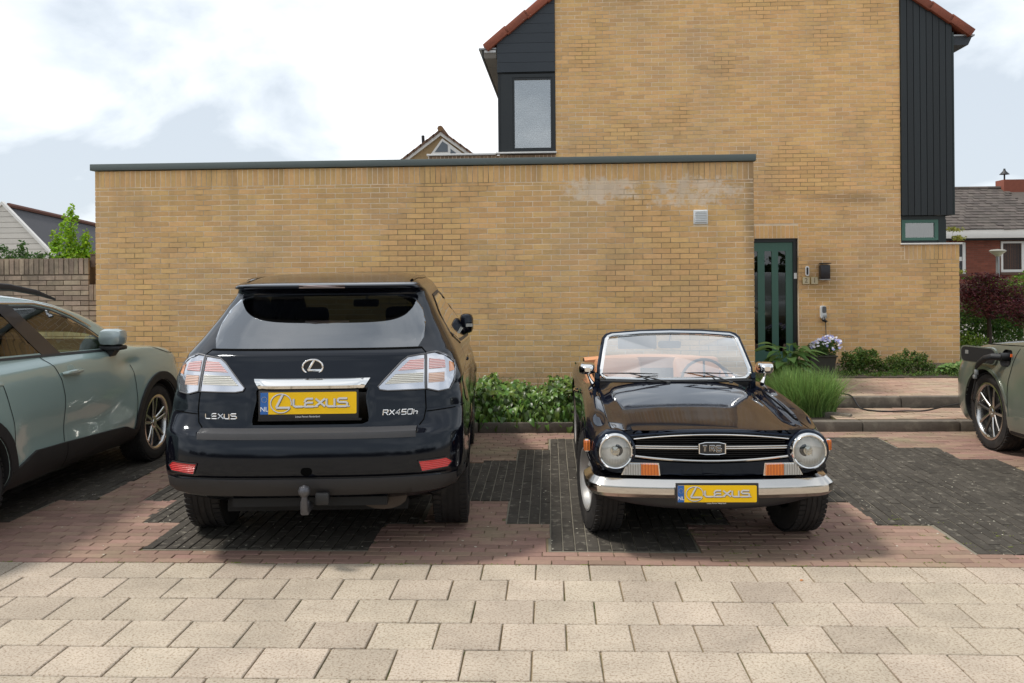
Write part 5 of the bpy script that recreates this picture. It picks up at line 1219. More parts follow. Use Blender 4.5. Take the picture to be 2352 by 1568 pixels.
    ap = [(-0.90, 0.425), (-0.91, 0.50), (-0.6, 0.507), (0.6, 0.507), (0.91, 0.50), (0.90, 0.425), (0.6, 0.405), (-0.6, 0.405)]
    sk.part('bumper_apron', 'rear', ap[::-1], M_clad, root, 0.010, 0.01, 0.05)
    sk.part('tow_eye_cover', 'rear', [(p[0]+0.0, p[1]+0.553) for p in roundrect(0.065, 0.045, 0.02)], M_gap, root, 0.002, 0.002, 0.05)
    tl = [(-0.672, 1.0), (-0.685, 0.86), (-0.66, 0.79), (-0.55, 0.772)]; 
    L_ = [('rear', [(-0.672, 1.0), (-0.678, 0.88), (-0.665, 0.82), (-0.64, 0.79)], 0.007, 0.0015), ('rear', [(0.672, 1.0), (0.678, 0.88), (0.665, 0.82), (0.64, 0.79)], 0.007, 0.0015),
          ('rear', [(-0.682, 0.864), (-0.85, 0.872), (-0.90, 0.875)], 0.006, 0.0015), ('rear', [(0.682, 0.864), (0.85, 0.872), (0.90, 0.875)], 0.006, 0.0015),
          ('rear', [(-0.670, 1.205), (-0.66, 1.27), (-0.625, 1.232)][:1]+[(-0.64, 1.235)], 0.007, 0.0015), ('rear', [(0.670, 1.205), (0.64, 1.235)], 0.007, 0.0015), ('rear', [(-0.64, 1.232), (0.64, 1.232)], 0.010, 0.0015),
          ('right', [(0.35, 0.875), (0.50, 0.87)], 0.006, 0.0015), ('right', [(1.45, 0.55), (1.42, 0.9), (1.30, 1.2)], 0.006, 0.0015), ('right', [(2.42, 0.45), (2.42, 1.13)], 0.006, 0.0015), ('right', [(3.3, 0.5), (3.28, 1.08)], 0.006, 0.0015), ('right', [(p[0]+0.78, p[1]+0.94) for p in roundrect(0.17, 0.18, 0.045)], 0.005, 0.0015)]
    sk.gaps(L_, M_gap, root)
    # mirrors
    for s in (-1, 1):
        mr = MB(); mr.box(0.80, 0.925, 2.93, 3.06, 1.135, 1.315, bev=0.045).build('mirror', M_navy, root, loc=(0 if s > 0 else 0, 0, 0)) if s > 0 else MB().box(-0.925, -0.80, 2.93, 3.06, 1.135, 1.315, bev=0.045).build('mirror', M_navy, root)
        MB().prism([(s*0.74, 1.10), (s*0.82, 1.05), (s*0.88, 1.14), (s*0.82, 1.18)], 'y', 2.97, 3.04).build('mirror_stalk', M_black, root)
        MB().box(s*0.86, s*0.92, 2.922, 2.932, 1.20, 1.225).build('mirror_lamp', M_lclr, root)
    # inside: mirror, head rests, seat backs
    MB().box(-0.11, 0.11, 2.62, 2.65, 1.40, 1.465, bev=0.02).tube([(0, 2.64, 1.45), (0, 2.72, 1.52)], 0.012, 6).build('rear_view_mirror', M_black, root)
    for x in (-0.36, 0.36):
        st = MB().box(x-0.24, x+0.24, 2.05, 2.2, 0.85, 1.22, bev=0.05).build('seat', M_intl, root); MB().box(x-0.13, x+0.13, 2.04, 2.14, 1.25, 1.42, bev=0.04).tube([(x, 2.1, 1.2), (x, 2.1, 1.28)], 0.01, 6).build('head_rest', M_intl, st)
    MB().box(-0.6, 0.6, 1.15, 1.3, 0.85, 1.14, bev=0.04).build('rear_seat', M_intl, root)
    # underside, exhaust, tow bar
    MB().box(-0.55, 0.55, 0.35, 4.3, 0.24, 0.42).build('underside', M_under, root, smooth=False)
    MB().tube([(0.42, 0.18, 0.36), (0.42, 0.75, 0.36)], 0.095, 16, flat=(1.5, 0.8)).build('silencer', mat('rusty_steel', (0.06, 0.045, 0.035), 0.6, metal=0.5, var=0.4), root)
    tb = MB(); tb.tube([(0.0, 0.25, 0.34), (0, 0.02, 0.33), (0, -0.045, 0.345), (0, -0.06, 0.39), (0, -0.06, 0.425)], [0.022, 0.022, 0.024, 0.02, 0.018], 12); tb.lathe([(0.001, -0.034), (0.02, -0.03), (0.033, -0.012), (0.035, 0.006), (0.028, 0.024), (0.001, 0.036)], 20, M=Matrix.Translation((0, -0.06, 0.455)) @ Matrix.Rotation(RAD(90), 4, 'X')); tb.box(-0.026, 0.024, -0.055, -0.02, 0.315, 0.40, bev=0.01)
    tbo = tb.build('tow_ball', mat('worn_steel', (0.10, 0.10, 0.11), 0.35, metal=0.7, var=0.3, nscale=50, bump=0.002, bscale=80), root); MB().box(0.05, 0.13, -0.01, 0.03, 0.36, 0.43, bev=0.01).build('tow_socket', M_black, root)
    MB().box(-0.45, 0.45, 0.10, 0.18, 0.33, 0.38).build('tow_bar', M_under, root)
    for (x, y) in ((-0.79, 0.95), (0.80, 0.95), (-0.79, 3.69), (0.80, 3.69)): wheel(root, (x, y, 0.366), 0.366, 0.235, 0.235, 'double', 1 if x > 0 else -1)
    return root
suv_dark()
# ------------------------------------------------------------------ the pale green SUV at the left and the olive one at the right
def suv_sage():
    root = empty('suv', (-4.50, 8.03, 0), 0, 'pale sage green compact SUV with black wheel-arch cladding at the far left', 'car')
    def sc(x, y, z):
        ax = abs(x)
        if ax > 0.6:
            s = math.copysign(1, x)
            if z < 1.1: x -= s*0.022*math.exp(-((z-0.56)/0.13)**2)*(1-smooth(-0.9, -0.55, y))*smooth(-2.3, -2.0, y)
            for yc in (0.0, -2.64):
                d = math.hypot(y-yc, z-0.345); x += s*0.020*math.exp(-((d-0.46)/0.14)**2)*(1 if z < 0.98 else 0.6)
            if -1.0 < y < 0.7: x -= s*0.03*math.exp(-((z-0.93)/0.05)**2)*math.exp(-((y+0.52)/0.16)**2)
        return x, y, z
    K = [(0.22, .76, -3.3, .55, .4, .4), (0.29, .85, -3.45, .74, .5, .45), (0.38, .895, -3.5, .84, .5, .5), (0.50, .908, -3.52, .88, .5, .52), (0.62, .914, -3.52, .89, .5, .55), (0.74, .915, -3.5, .88, .5, .58), (0.84, .912, -3.48, .83, .5, .60), (0.91, .907, -3.46, .79, .5, .56), (0.96, .900, -3.45, .69, .5, .54),
         (1.00, .891, -3.43, .55, .5, .50), (1.035, .878, -3.42, .30, .5, .46), (1.06, .858, -3.4, -.02, .5, .40), (1.085, .832, -3.38, -.16, .5, .38), (1.13, .805, -3.35, -.24, .5, .36), (1.20, .775, -3.32, -.34, .5, .36), (1.28, .745, -3.28, -.48, .5, .36), (1.36, .715, -3.2, -.66, .5, .38), (1.43, .688, -3.15, -.88, .5, .40),
         (1.49, .660, -3.1, -1.13, .5, .42), (1.53, .632, -3.05, -1.38, .5, .45), (1.56, .59, -3.0, -1.62, .5, .45), (1.58, .53, -2.9, -1.84, .45, .4), (1.595, .42, -2.75, -2.05, .3, .3), (1.603, .2, -2.6, -2.3, .1, .1)]
    bm = slice_mesh(K, 4, 3.0, 2.5, sc, 24, 44); sk = Skin(bm); me = bpy.data.meshes.new('body'); bm.to_mesh(me); bm.free(); body = mobj('body', me, M_sage, root)
    fw = [(-1.90, 1.478), (-1.60, 1.468), (-1.38, 1.430), (-1.15, 1.355), (-0.93, 1.255), (-0.78, 1.165), (-0.69, 1.085), (-1.50, 1.118), (-1.62, 1.25)]
    rw = [(-2.95, 1.46), (-2.5, 1.485), (-2.02, 1.487), (-1.66, 1.13), (-2.98, 1.18)]
    cuts = []
    for yc in (0, -2.64):
        for s in (-1, 1): cuts.append((cyl_cut(s*0.55, s*1.2, yc, 0.35, 0.385), M_under))
    Kc = [(z, w-0.05, yr+.12, yf-.10, cr-.03, cf-.03) for (z, w, yr, yf, cr, cf) in [(0.6, .90, -3.4, -.55, .4, .3), (1.04, .86, -3.4, -.36, .4, .3), (1.13, .805, -3.35, -.27, .5, .36), (1.28, .745, -3.28, -.5, .5, .36), (1.43, .688, -3.15, -.9, .5, .4), (1.53, .62, -3.05, -1.42, .5, .45)]]
    cuts.append((slice_mesh(Kc, 1, 3.0, 2.5, None, 10, 12), M_intl))
    for P in (fw, rw):
        c = MB(); c.prism(P, 'x', -1.2, 1.2); cuts.append((c.bm, M_gap))
    c = MB(); c.prism([(-0.62, 1.13), (0.62, 1.13), (0.55, 1.50), (-0.55, 1.50)], 'y', -1.5, 0.5); cuts.append((c.bm, M_gap))
    bake_boolean(body, cuts)
    sk.part('windscreen', 'top', [(-0.66, -0.34), (0.66, -0.34), (0.56, -1.18), (-0.56, -1.18)], G_green, root, 0.002, 0.002, 0.1, 80)
    for s, ax in ((1, 'right'), (-1, 'left')):
        q = -s
        sk.part('front_window', ax, fw, G_green, root, 0.001, 0.001, 0.08, 80)
        sk.part('rear_window', ax, rw, G_dark, root, 0.001, 0.001, 0.08, 80)
        bp_ = [(-1.90, 1.49), (-1.66, 1.475), (-1.53, 1.30), (-1.42, 1.108), (-1.70, 1.122), (-2.04, 1.492)]
        sk.part('door_pillar', ax, [(-2.05, 1.497), (-1.86, 1.49), (-1.60, 1.25), (-1.46, 1.108), (-1.70, 1.12)], mat('gloss_black_trim', (0.016, 0.015, 0.018), 0.3, coat=0.4), root, 0.004, 0.004, 0.05)
        sk.part('mirror_triangle', ax, [(-0.80, 1.185), (-0.60, 1.075), (-0.76, 1.083)], M_clad, root, 0.004, 0.004, 0.04)
        sk.ribbons('window_seal', [(ax, [(-0.64, 1.070), (-1.45, 1.103), (-2.95, 1.16)], 0.016, 0.006), (ax, fw[:7], 0.014, 0.005), (ax, rw[:3], 0.014, 0.005)], M_black, root)
        sk.ribbons('bright_strip', [(ax, [(-2.95, 1.500), (-2.0, 1.508), (-1.56, 1.490), (-1.33, 1.447), (-1.12, 1.375), (-0.90, 1.275)], 0.020, 0.007)], M_silver, root, True)
        # wheel-arch and sill cladding
        for yc, a0, a1 in ((0.0, -14, 194), (-2.64, -14, 194)):
            ring = arcpts(yc, 0.345, 0.392, a0, a1, 26)+arcpts(yc, 0.345, 0.462, a1, a0, 26)
            o = sk.part('arch_cladding', ax, ring if True else ring, M_clad, root, 0.016, 0.02, 0.06)
        sill = [(-0.385, 0.25), (-0.40, 0.355), (-0.50, 0.365), (-0.62, 0.410), (-1.52, 0.455), (-1.92, 0.470), (-2.06, 0.43), (-2.24, 0.39), (-2.26, 0.26), (-1.4, 0.255)]
        sk.part('sill_cladding', ax, sill, M_clad, root, 0.018, 0.02, 0.08)
        sk.gaps([(ax, [(-0.485, 0.92), (-0.455, 0.75), (-0.445, 0.60), (-0.455, 0.38)], 0.007, 0.002), (ax, [(-1.74, 1.105), (-1.66, 1.03), (-1.60, 0.92), (-1.57, 0.80), (-1.55, 0.46)], 0.007, 0.002), (ax, [(-2.68, 1.12), (-2.30, 0.98), (-2.22, 0.7), (-2.2, 0.45)], 0.007, 0.002), (ax, [(-1.54, 0.45), (-1.54, 0.27)], 0.006, 0.021)], M_gap, root)
        for yh, zh in ((-1.46, 0.968), (-2.46, 0.985)):
            sk.part('handle_recess', ax, [(yh+0.01+p[0], zh+0.015+p[1]) for p in roundrect(0.10, 0.075, 0.035)], mat('sage_recess', (0.31, 0.405, 0.375), 0.35, metal=0.15), root, 0.0015, 0.002, 0.03)
            h = sk.hit(ax, yh, zh, 0.0); x = h.x
            MB().tube([(x+s*0.004, yh-0.125, zh), (x+s*0.028, yh-0.10, zh+0.002), (x+s*0.034, yh, zh+0.003), (x+s*0.028, yh+0.10, zh), (x+s*0.004, yh+0.125, zh-0.002)], [0.012, 0.019, 0.02, 0.019, 0.012], 10, flat=(0.9, 0.8)).build('door_handle', M_sage, root)
        mi = MB().box(0.80*1, 1.0, -0.90, -0.73, 1.11, 1.25, bev=0.05) if s > 0 else MB().box(-1.0, -0.80, -0.90, -0.73, 1.11, 1.25, bev=0.05)
        mo = mi.build('mirror', mat('pale_mirror_shell', (0.30, 0.36, 0.36), 0.22, metal=0.2, coat=1), root)
        MB().box(s*0.795, s*0.99, -0.885, -0.74, 1.075, 1.112, bev=0.015).build('mirror_base', M_black, mo)
        MB().prism([(s*0.80, 1.00), (s*0.86, 0.99), (s*0.93, 1.08), (s*0.82, 1.09)], 'y', -0.84, -0.74).build('mirror_foot', M_black, mo)
        MB().tube([(s*0.575, -3.0, 1.575), (s*0.60, -2.6, 1.62), (s*0.60, -2.1, 1.632), (s*0.60, -1.75, 1.612), (s*0.60, -1.40, 1.565), (s*0.605, -1.15, 1.505)], [0.012, 0.02, 0.021, 0.021, 0.018, 0.008], 8, flat=(0.8, 1.2)).build('roof_rail', M_clad, root)
    # head lamps, bonnet edge
    for s in (1, -1):
        sk.part('head_lamp', 'right' if s > 0 else 'left', [(0.42, 0.895), (0.60, 0.83), (0.72, 0.70), (0.62, 0.76)], mat('head_lamp_glass', (0.5, 0.5, 0.48), 0.15, coat=1), root, 0.003, 0.006, 0.04)
    sk.gaps([('right', [(-0.10, 1.06), (0.05, 1.01), (0.22, 0.965), (0.42, 0.945), (0.60, 0.93)], 0.006, 0.002)], M_gap, root)
    for x in (-0.36, 0.36):
        st = MB().box(x-0.23, x+0.23, -1.95, -1.8, 0.6, 1.16, bev=0.05).build('seat', M_int, root); MB().box(x-0.12, x+0.12, -1.97, -1.88, 1.19, 1.36, bev=0.04).build('head_rest', M_int, st)
    MB().box(-0.62, 0.62, -2.95, -2.8, 0.6, 1.16, bev=0.05).build('rear_seat', M_int, root)
    MB().box(-0.74, 0.74, -0.75, -0.45, 0.8, 1.05, bev=0.05).build('dashboard', M_intl, root)
    MB().tube([(-0.37+0.18*math.cos(a/12*2*math.pi), -0.92+0.06*math.sin(a/12*2*math.pi), 1.0+0.17*math.sin(a/12*2*math.pi)) for a in range(12)], 0.014, 6, closed=True).build('steering_wheel', M_black, root)
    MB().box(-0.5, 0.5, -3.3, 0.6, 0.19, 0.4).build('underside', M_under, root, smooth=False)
    for (x, y) in ((-0.795, 0), (0.795, 0), (-0.795, -2.64), (0.795, -2.64)): wheel(root, (x, y, 0.345), 0.345, 0.225, 0.238, 'double', 1 if x > 0 else -1, spin=0.28)
suv_sage()
def suv_olive():
    root = empty('suv', (4.99, 8.50, 0), 0, 'olive grey SUV at the far right with its charging flap open', 'car')
    def sc(x, y, z):
        ax = abs(x)
        if ax > 0.6:
            s = math.copysign(1, x); d = math.hypot(y, z-0.355); x += s*0.022*math.exp(-((d-0.44)/0.12)**2)
            x -= s*0.02*math.exp(-((z-0.6)/0.15)**2)*(1-smooth(-0.9, -0.5, y))
        return x, y, z
    K = [(0.17, .78, -3.5, .72, .4, .4), (0.22, .88, -3.6, .92, .5, .50), (0.34, .915, -3.65, .98, .5, .52), (0.48, .925, -3.68, 1.0, .5, .54), (0.60, .928, -3.68, 1.0, .5, .56), (0.70, .926, -3.68, .98, .5, .58), (0.78, .922, -3.66, .93, .5, .60), (0.85, .915, -3.64, .84, .5, .60), (0.91, .905, -3.62, .70, .5, .60), (0.96, .89, -3.6, .50, .5, .56),
         (1.00, .87, -3.6, .22, .5, .5), (1.035, .845, -3.58, -.08, .5, .45), (1.06, .825, -3.55, -.32, .5, .42), (1.10, .805, -3.5, -.50, .5, .38), (1.18, .775, -3.45, -.66, .5, .38), (1.30, .735, -3.4, -.88, .5, .38), (1.42, .69, -3.3, -1.15, .5, .4), (1.52, .64, -3.2, -1.5, .5, .42), (1.58, .56, -3.0, -1.85, .45, .4), (1.61, .4, -2.8, -2.1, .3, .3), (1.62, .15, -2.6, -2.4, .1, .1)]
    bm = slice_mesh(K, 4, 3.0, 2.5, sc, 24, 44); sk = Skin(bm); me = bpy.data.meshes.new('body'); bm.to_mesh(me); bm.free(); body = mobj('body', me, M_olive, root)
    cuts = [(cyl_cut(s*0.55, s*1.2, yc, 0.36, 0.392), M_under) for s in (-1, 1) for yc in (0, -2.69)]
    port = [(-0.335+p[0]*1.0, 0.885+p[1]) for p in roundrect(0.175, 0.15, 0.05)]
    c = MB(); c.prism(port, 'x', -0.79, -1.2); cuts.append((c.bm, M_black)); bake_boolean(body, cuts)
    for ax in ('left', 'right'):
        ring = arcpts(0, 0.355, 0.394, -12, 192, 26)+arcpts(0, 0.355, 0.425, 192, -12, 26)
        sk.part('arch_lip', ax, ring, M_olive, root, 0.008, 0.012, 0.06)
        sk.part('sill_panel', ax, [(-0.42, 0.255), (-0.40, 0.375), (-0.6, 0.395), (-2.3, 0.41), (-2.3, 0.25)], M_olive, root, 0.014, 0.02, 0.1)
        sk.part('sill_edge', ax, [(-0.42, 0.225), (-0.415, 0.25), (-2.3, 0.245), (-2.3, 0.21)], M_clad, root, 0.012, 0.02, 0.1)
        sk.gaps([(ax, [(-0.52, 0.985), (-0.46, 0.85), (-0.42, 0.70), (-0.41, 0.38)], 0.007, 0.002), (ax, [(-1.6, 1.05), (-1.55, 0.4)], 0.007, 0.002), (ax, [(0.62, 0.86), (0.15, 0.975), (-0.25, 0.995), (-0.55, 1.01)], 0.006, 0.002)], M_gap, root)
        sk.part('side_window', ax, [(-0.85, 1.10), (-1.05, 1.28), (-1.5, 1.46), (-2.6, 1.48), (-3.0, 1.2), (-2.9, 1.13)], G_dark, root, 0.003, 0.003, 0.1)
    s = -1
    MB().box(-1.02, -0.83, -0.98, -0.80, 1.08, 1.23, bev=0.05).build('mirror', M_olive, root)
    # charging flap, hinged forward and standing open
    fx = sk.hit('left', -0.25, 0.885, 0.0).x
    fpz = roundrect(0.44, 0.155, 0.055)
    fl = MB(); fl.prism([(p[0]+0.22, p[1]) for p in fpz], 'x', -0.012, 0.012); flo = fl.build('charging_flap', M_olive, root, loc=(fx-0.02, -0.22, 0.885), rot=(0, 0, RAD(17)))
    MB().prism([(p[0]*0.93+0.22, p[1]*0.86) for p in fpz], 'x', -0.016, -0.0125).build('flap_lining', M_black, flo)
    MB().box(-0.019, -0.0165, 0.33, 0.37, 0.0, 0.035).build('flap_symbol', M_zinc, flo)
    MB().prism([(p[0]-0.335, p[1]+0.885) for p in roundrect(0.195, 0.17, 0.055)], 'x', fx+0.05, fx+0.055).build('port_plate', M_clad, root)
    MB().tube([(fx+0.05, -0.335, 0.895), (fx-0.055, -0.335, 0.895)], 0.038, 16).build('charging_port', M_black, root)
    MB().box(fx-0.012, fx+0.0, -0.452, -0.436, 0.905, 0.93).build('port_tag', mat('orange_tag', (0.7, 0.12, 0.02), 0.4), root)
    sk.part('head_lamp', 'left', [(0.72, 0.78), (0.58, 0.845), (0.70, 0.80)], M_lrefl, root, 0.003, 0.006, 0.04)
    MB().box(-0.5, 0.5, -3.3, 0.6, 0.15, 0.4).build('underside', M_under, root, smooth=False)
    for (x, y) in ((-0.80, 0), (0.80, 0), (-0.80, -2.69), (0.80, -2.69)): wheel(root, (x, y, 0.357), 0.357, 0.235, 0.255, 'ten', 1 if x > 0 else -1, spin=0.1)
    # plug and cable: a thing of its own
    W = Vector((4.99, 8.50, 0)); P0 = W+Vector((fx-0.045, -0.335, 0.895))
    cab = empty('charging_cable', tuple(P0), 0, 'black charging cable running from the olive car across the low steps', 'charging cable')
    def rel(L): return [(Vector(p)-P0)[:] for p in L]
    gun = [P0+Vector((0, 0, 0)), P0+Vector((-0.06, 0.03, 0.0)), P0+Vector((-0.09, 0.10, -0.02)), P0+Vector((-0.10, 0.19, -0.07)), P0+Vector((-0.10, 0.245, -0.115))]
    MB().tube(rel(gun), [0.032, 0.03, 0.027, 0.023, 0.016], 12).build('plug', M_black, cab)
    MB().box(-0.115, -0.085, 0.235, 0.265, -0.19, -0.14, bev=0.005).box(-0.118, -0.09, 0.25, 0.285, -0.225, -0.19, bev=0.005).build('cable_tag', M_zinc, cab)
    pts = [P0+Vector((-0.10, 0.25, -0.12)), P0+Vector((-0.09, 0.29, -0.25)), P0+Vector((-0.06, 0.42, -0.42)), Vector((4.30, 9.30, 0.33)), Vector((4.18, 9.6, 0.24)), Vector((4.05, 9.85, 0.15)), Vector((3.9, 9.98, 0.128)), Vector((3.72, 9.99, 0.122)), Vector((3.58, 10.03, 0.122)), Vector((3.48, 10.2, 0.13)), Vector((3.44, 10.34, 0.236)), Vector((3.42, 10.6, 0.236)), Vector((3.38, 11.0, 0.236)), Vector((3.42, 11.4, 0.236)), Vector((3.5, 11.8, 0.236)), Vector((3.6, 12.1, 0.25)), Vector((3.72, 12.4, 0.26))]
    sm = []
    for i in range(len(pts)-1):
        p0, p1, p2, p3 = pts[max(0, i-1)], pts[i], pts[i+1], pts[min(len(pts)-1, i+2)]
        for j in range(6):
            t = j/6; sm.append(0.5*((2*p1)+(-p0+p2)*t+(2*p0-5*p1+4*p2-p3)*t*t+(-p0+3*p1-3*p2+p3)*t**3))
    sm.append(pts[-1]); MB().tube(rel(sm), 0.0085, 8).build('cable', M_black, cab)
suv_olive()
# ------------------------------------------------------------------ the classic convertible
def convertible():
    root = empty('convertible', (0.948, 5.245, 0), RAD(0.6), 'dark blue classic open-top sports car with round headlamps and chrome bumper', 'car')
    Ys = [0.10, 0.3, 0.66, 1.0, 1.45, 1.62, 2.2, 3.0, 3.5, 3.8, 3.93]
    ZC = [0.754, 0.780, 0.820, 0.850, 0.876, 0.880, 0.86, 0.85, 0.835, 0.80, 0.74]
    ZF = [0.742, 0.772, 0.812, 0.832, 0.842, 0.838, 0.795, 0.815, 0.80, 0.77, 0.72]
    WW = [0.712, 0.724, 0.728, 0.718, 0.704, 0.702, 0.700, 0.708, 0.70, 0.68, 0.65]
    def prof(y):
        zc, zf, w = pchip(Ys, ZC, y), pchip(Ys, ZF, y), pchip(Ys, WW, y); c = 1.0
        P = [(0, zc), (.08, zc-.0008), (.16, zc-.003), (.24, zc-.007), (.32, zc-.0125), (.39, zc-.019), (.44, zc-.025), (.475, zc-.032), (.49, zc-.037), (.505, zc-.046), (.54, zc-.060), (.575, min(zc-.066, zf-.014)), (.60, zf-.010), (.63, zf-.002), (.66, zf), (w-.055, zf-.008), (w-.032, zf-.026), (w-.016, zf-.052), (w-.006, zf-.085), (w, zf-.13), (w+.003, zf-.19), (w+.002, .56), (w-.004, .50), (w-.012, .44), (w-.03, .36), (w-.05, .30), (w-.09, .25), (.45, .23), (.2, .23), (0, .23)]
        k = 1-smooth(0.10, 0.50, y)
        if k > 0:
            cx, cz, r = .572, .628, .128; Q = []
            A = [None]*12+[(.575, 93), (.60, 85), (.63, 70), (.655, 55), (.68, 42), (.70, 28), (.71, 15), (.714, 2), (.712, -12), (.705, -28), (.69, -45), (.67, -62)]
            for i, p in enumerate(P):
                if 12 <= i <= 23:
                    a = RAD(A[i][1]); q = (cx+r*math.cos(a), cz+r*math.sin(a)); p = (p[0]*(1-k)+q[0]*k, p[1]*(1-k)+q[1]*k)
                elif i >= 24: p = (p[0]*(1-k*.08), p[1]*(1-k)+k*(0.512, 0.500, 0.491, 0.484, 0.481, 0.480)[i-24])
                elif 9 <= i <= 11: p = (p[0], p[1]+k*(0.018, 0.032, 0.052)[i-9])
                Q.append(p)
            P = Q
        return P
    def yshift(x, y): return y-0.045*(1-min(1, (x/.62)**2))*(1-smooth(0.10, 0.45, y))
    st = [0.100, 0.103, 0.110, 0.125, 0.15]+[0.18+0.0475*i for i in range(80)]
    st = [y for y in st if y < 3.9]+[3.90, 3.93]
    bm = bmesh.new(); rings = []
    for i, y in enumerate(st):
        P = prof(y); ins = (0.016, 0.008, 0.003, 0.0005)[i] if i < 4 else 0.0
        if y > 3.85: ins = (y-3.85)*0.5
        H = []
        for (x, z) in P:
            dz = (z-0.6); n = math.hypot(x, dz*1.5)+1e-6; H.append((x-ins*x/n, z-ins*dz*1.5/n))
        full = H+[(-x, z) for x, z in H[::-1][1:-1]]
        rings.append([bm.verts.new((x, yshift(x, y), z)) for x, z in full])
    for A, B in zip(rings, rings[1:]):
        for k in range(len(A)): bm.faces.new((A[k], B[k], B[(k+1) % len(A)], A[(k+1) % len(A)]))
    bm.faces.new(rings[-1])
    # front face: rows between mirrored points
    A = rings[0]; n = len(A); h = 30; M_ = 9; prev = None
    for j in range(1, h-1):
        L_, R_ = A[n-j], A[j]; row = [R_]+[bm.verts.new((R_.co.x+(L_.co.x-R_.co.x)*t/M_, 0, R_.co.z)) for t in range(1, M_)]+[L_]
        for v in row[1:-1]: v.co.y = yshift(v.co.x, 0.10)
        if prev is None:
            for t in range(M_): 
                bm.faces.new((A[0], row[t], row[t+1]))
        else:
            for t in range(M_): bm.faces.new((prev[t], row[t], row[t+1], prev[t+1]))
        prev = row
    for t in range(M_): bm.faces.new((prev[t], A[h-1], prev[t+1]))
    bmesh.ops.recalc_face_normals(bm, faces=bm.faces); sk = Skin(bm)
    me = bpy.data.meshes.new('body'); bm.to_mesh(me); bm.free(); body = mobj('body', me, M_navy2, root)
    cuts = [(cyl_cut(s*0.50, s*1.1, yc, 0.345, 0.372), M_under) for yc in (0.66, 2.90) for s in (-1, 1)]
    gt = [(x/20*0.462, 0.7335-0.030*(x/20)**2-(0.006 if abs(x) > 18 else 0)) for x in range(-20, 21, 2)]; gb_ = [(x/20*0.462, 0.556+0.026*(x/20)**2) for x in range(20, -21, -2)]
    c = MB(); c.prism(gt+gb_, 'y', -0.1, 0.24); cuts.append((c.bm, M_gap))
    c = MB(); c.box(-0.60, 0.60, 1.62, 3.05, 0.45, 1.3); cuts.append((c.bm, mat('cockpit_black', (0.015, 0.014, 0.014), 0.7)))

    bake_boolean(body, cuts, True)
    def FY(x, z):
        h = sk.hit('rear', x, z, 0.0); return h.y if h else 0.1
    # grille
    def bar(name, zf_, r, m, x1=0.452, fl=(1, 1), dy=0.0):
        MB().tube([(x/24*x1, yshift(x/24*x1, 0.10)+dy, zf_(x/24)) for x in range(-24, 25)], r, 8, flat=fl).build(name, m, root)
    bar('grille_top_strip', lambda u: 0.727-0.029*u*u, 0.0045, M_chrome, 0.455)
    bar('grille_bar', lambda u: 0.656, 0.0050, M_chromed, 0.448, dy=0.004); bar('grille_bar', lambda u: 0.644, 0.0050, M_chromed, 0.448, dy=0.004)
    bar('grille_bottom_strip', lambda u: 0.572+0.026*u*u, 0.0085, M_chromed, 0.458)
    gm = MB()
    for k in range(12): z = 0.585+k*0.012; gm.box(-0.44, 0.44, 0.10, 0.104, z, z+0.003)
    o = gm.build('grille_mesh', mat('grille_black', (0.01, 0.01, 0.011), 0.5), root, smooth=False); tag(o, kind='stuff')
    MB().tube([(x/24*0.47, yshift(x/24*0.47, 0.10)-0.002, 0.7425-0.026*(x/24)**2) for x in range(-24, 25)], 0.0085, 8).build('bonnet_lip', M_navy2, root)
    yb = yshift(0, 0.10)-0.012
    eb = [(-0.076, 0.618), (-0.0765, 0.674), (-0.04, 0.682), (0.04, 0.682), (0.0765, 0.674), (0.076, 0.618), (0.04, 0.612), (-0.04, 0.612)]
    MB().prism(eb, 'y', yb, yb+0.02).build('badge', M_black, root, smooth=False)
    MB().tube([(x, yb-0.002, z) for x, z in eb], 0.004, 6, closed=True).build('badge_frame', M_chrome, root)
    t = MB(); strokes(t.bm, word_lines('TR6', -0.056, 0.631, 0.112, 0.032, 0.0, 0.30), 0.010, yb-0.004, 0.004); t.build('badge_lettering', M_chromed, root, smooth=False)
    t = MB(); strokes(t.bm, word_lines('TR6', -0.056, 0.631, 0.112, 0.032, 0.0, 0.30), 0.005, yb-0.0062, 0.002); t.build('badge_inlay', M_black, root, smooth=False)
    # head lamps
    for s in (-1, 1):
        T = Matrix.Translation((s*0.566, 0.066, 0.628)) @ Matrix.Rotation(RAD(180), 4, 'Z') @ Matrix.Diagonal((0.93, 1.0, 0.93, 1))       # local +y -> towards the viewer
        hl = MB().lathe([(0.118, -0.02), (0.118, 0.004), (0.112, 0.018), (0.105, 0.026), (0.0985, 0.024), (0.096, 0.014)], 48, M=T).build('headlamp', M_chrome, root)
        MB().lathe([(0.137, -0.10), (0.136, -0.02), (0.130, -0.004), (0.116, 0.003)], 48, M=T).build('lamp_shroud', M_navy2, hl)
        MB().lathe([(0.001, -0.026), (0.04, -0.024), (0.07, -0.015), (0.09, 0.0), (0.097, 0.014)], 40, M=T).build('reflector', mat('lamp_bowl_silver', (0.88, 0.88, 0.84), 0.42, metal=0.25, bump=0.003, bscale=35), hl)
        MB().lathe([(0.030, -0.026), (0.028, -0.006), (0.001, -0.002)], 24, M=T).build('bulb_cap', mat('bulb_cap', (0.55, 0.55, 0.5), 0.15, metal=1.0), hl)
        ribs = MB()
        for k in range(11):
            x = -0.05+k*0.01; hgt = 0.02; ribs.box(x-0.001, x+0.001, 0.018, 0.020, -0.075, -0.045+0.0, M=T)
        ribs.box(-0.018, 0.018, 0.020, 0.022, -0.005, -0.002, M=T).box(-0.018, 0.018, 0.020, 0.022, 0.008, 0.011, M=T).box(-0.018, -0.015, 0.020, 0.022, -0.03, 0.011, M=T).box(0.015, 0.018, 0.020, 0.022, -0.03, 0.011, M=T)
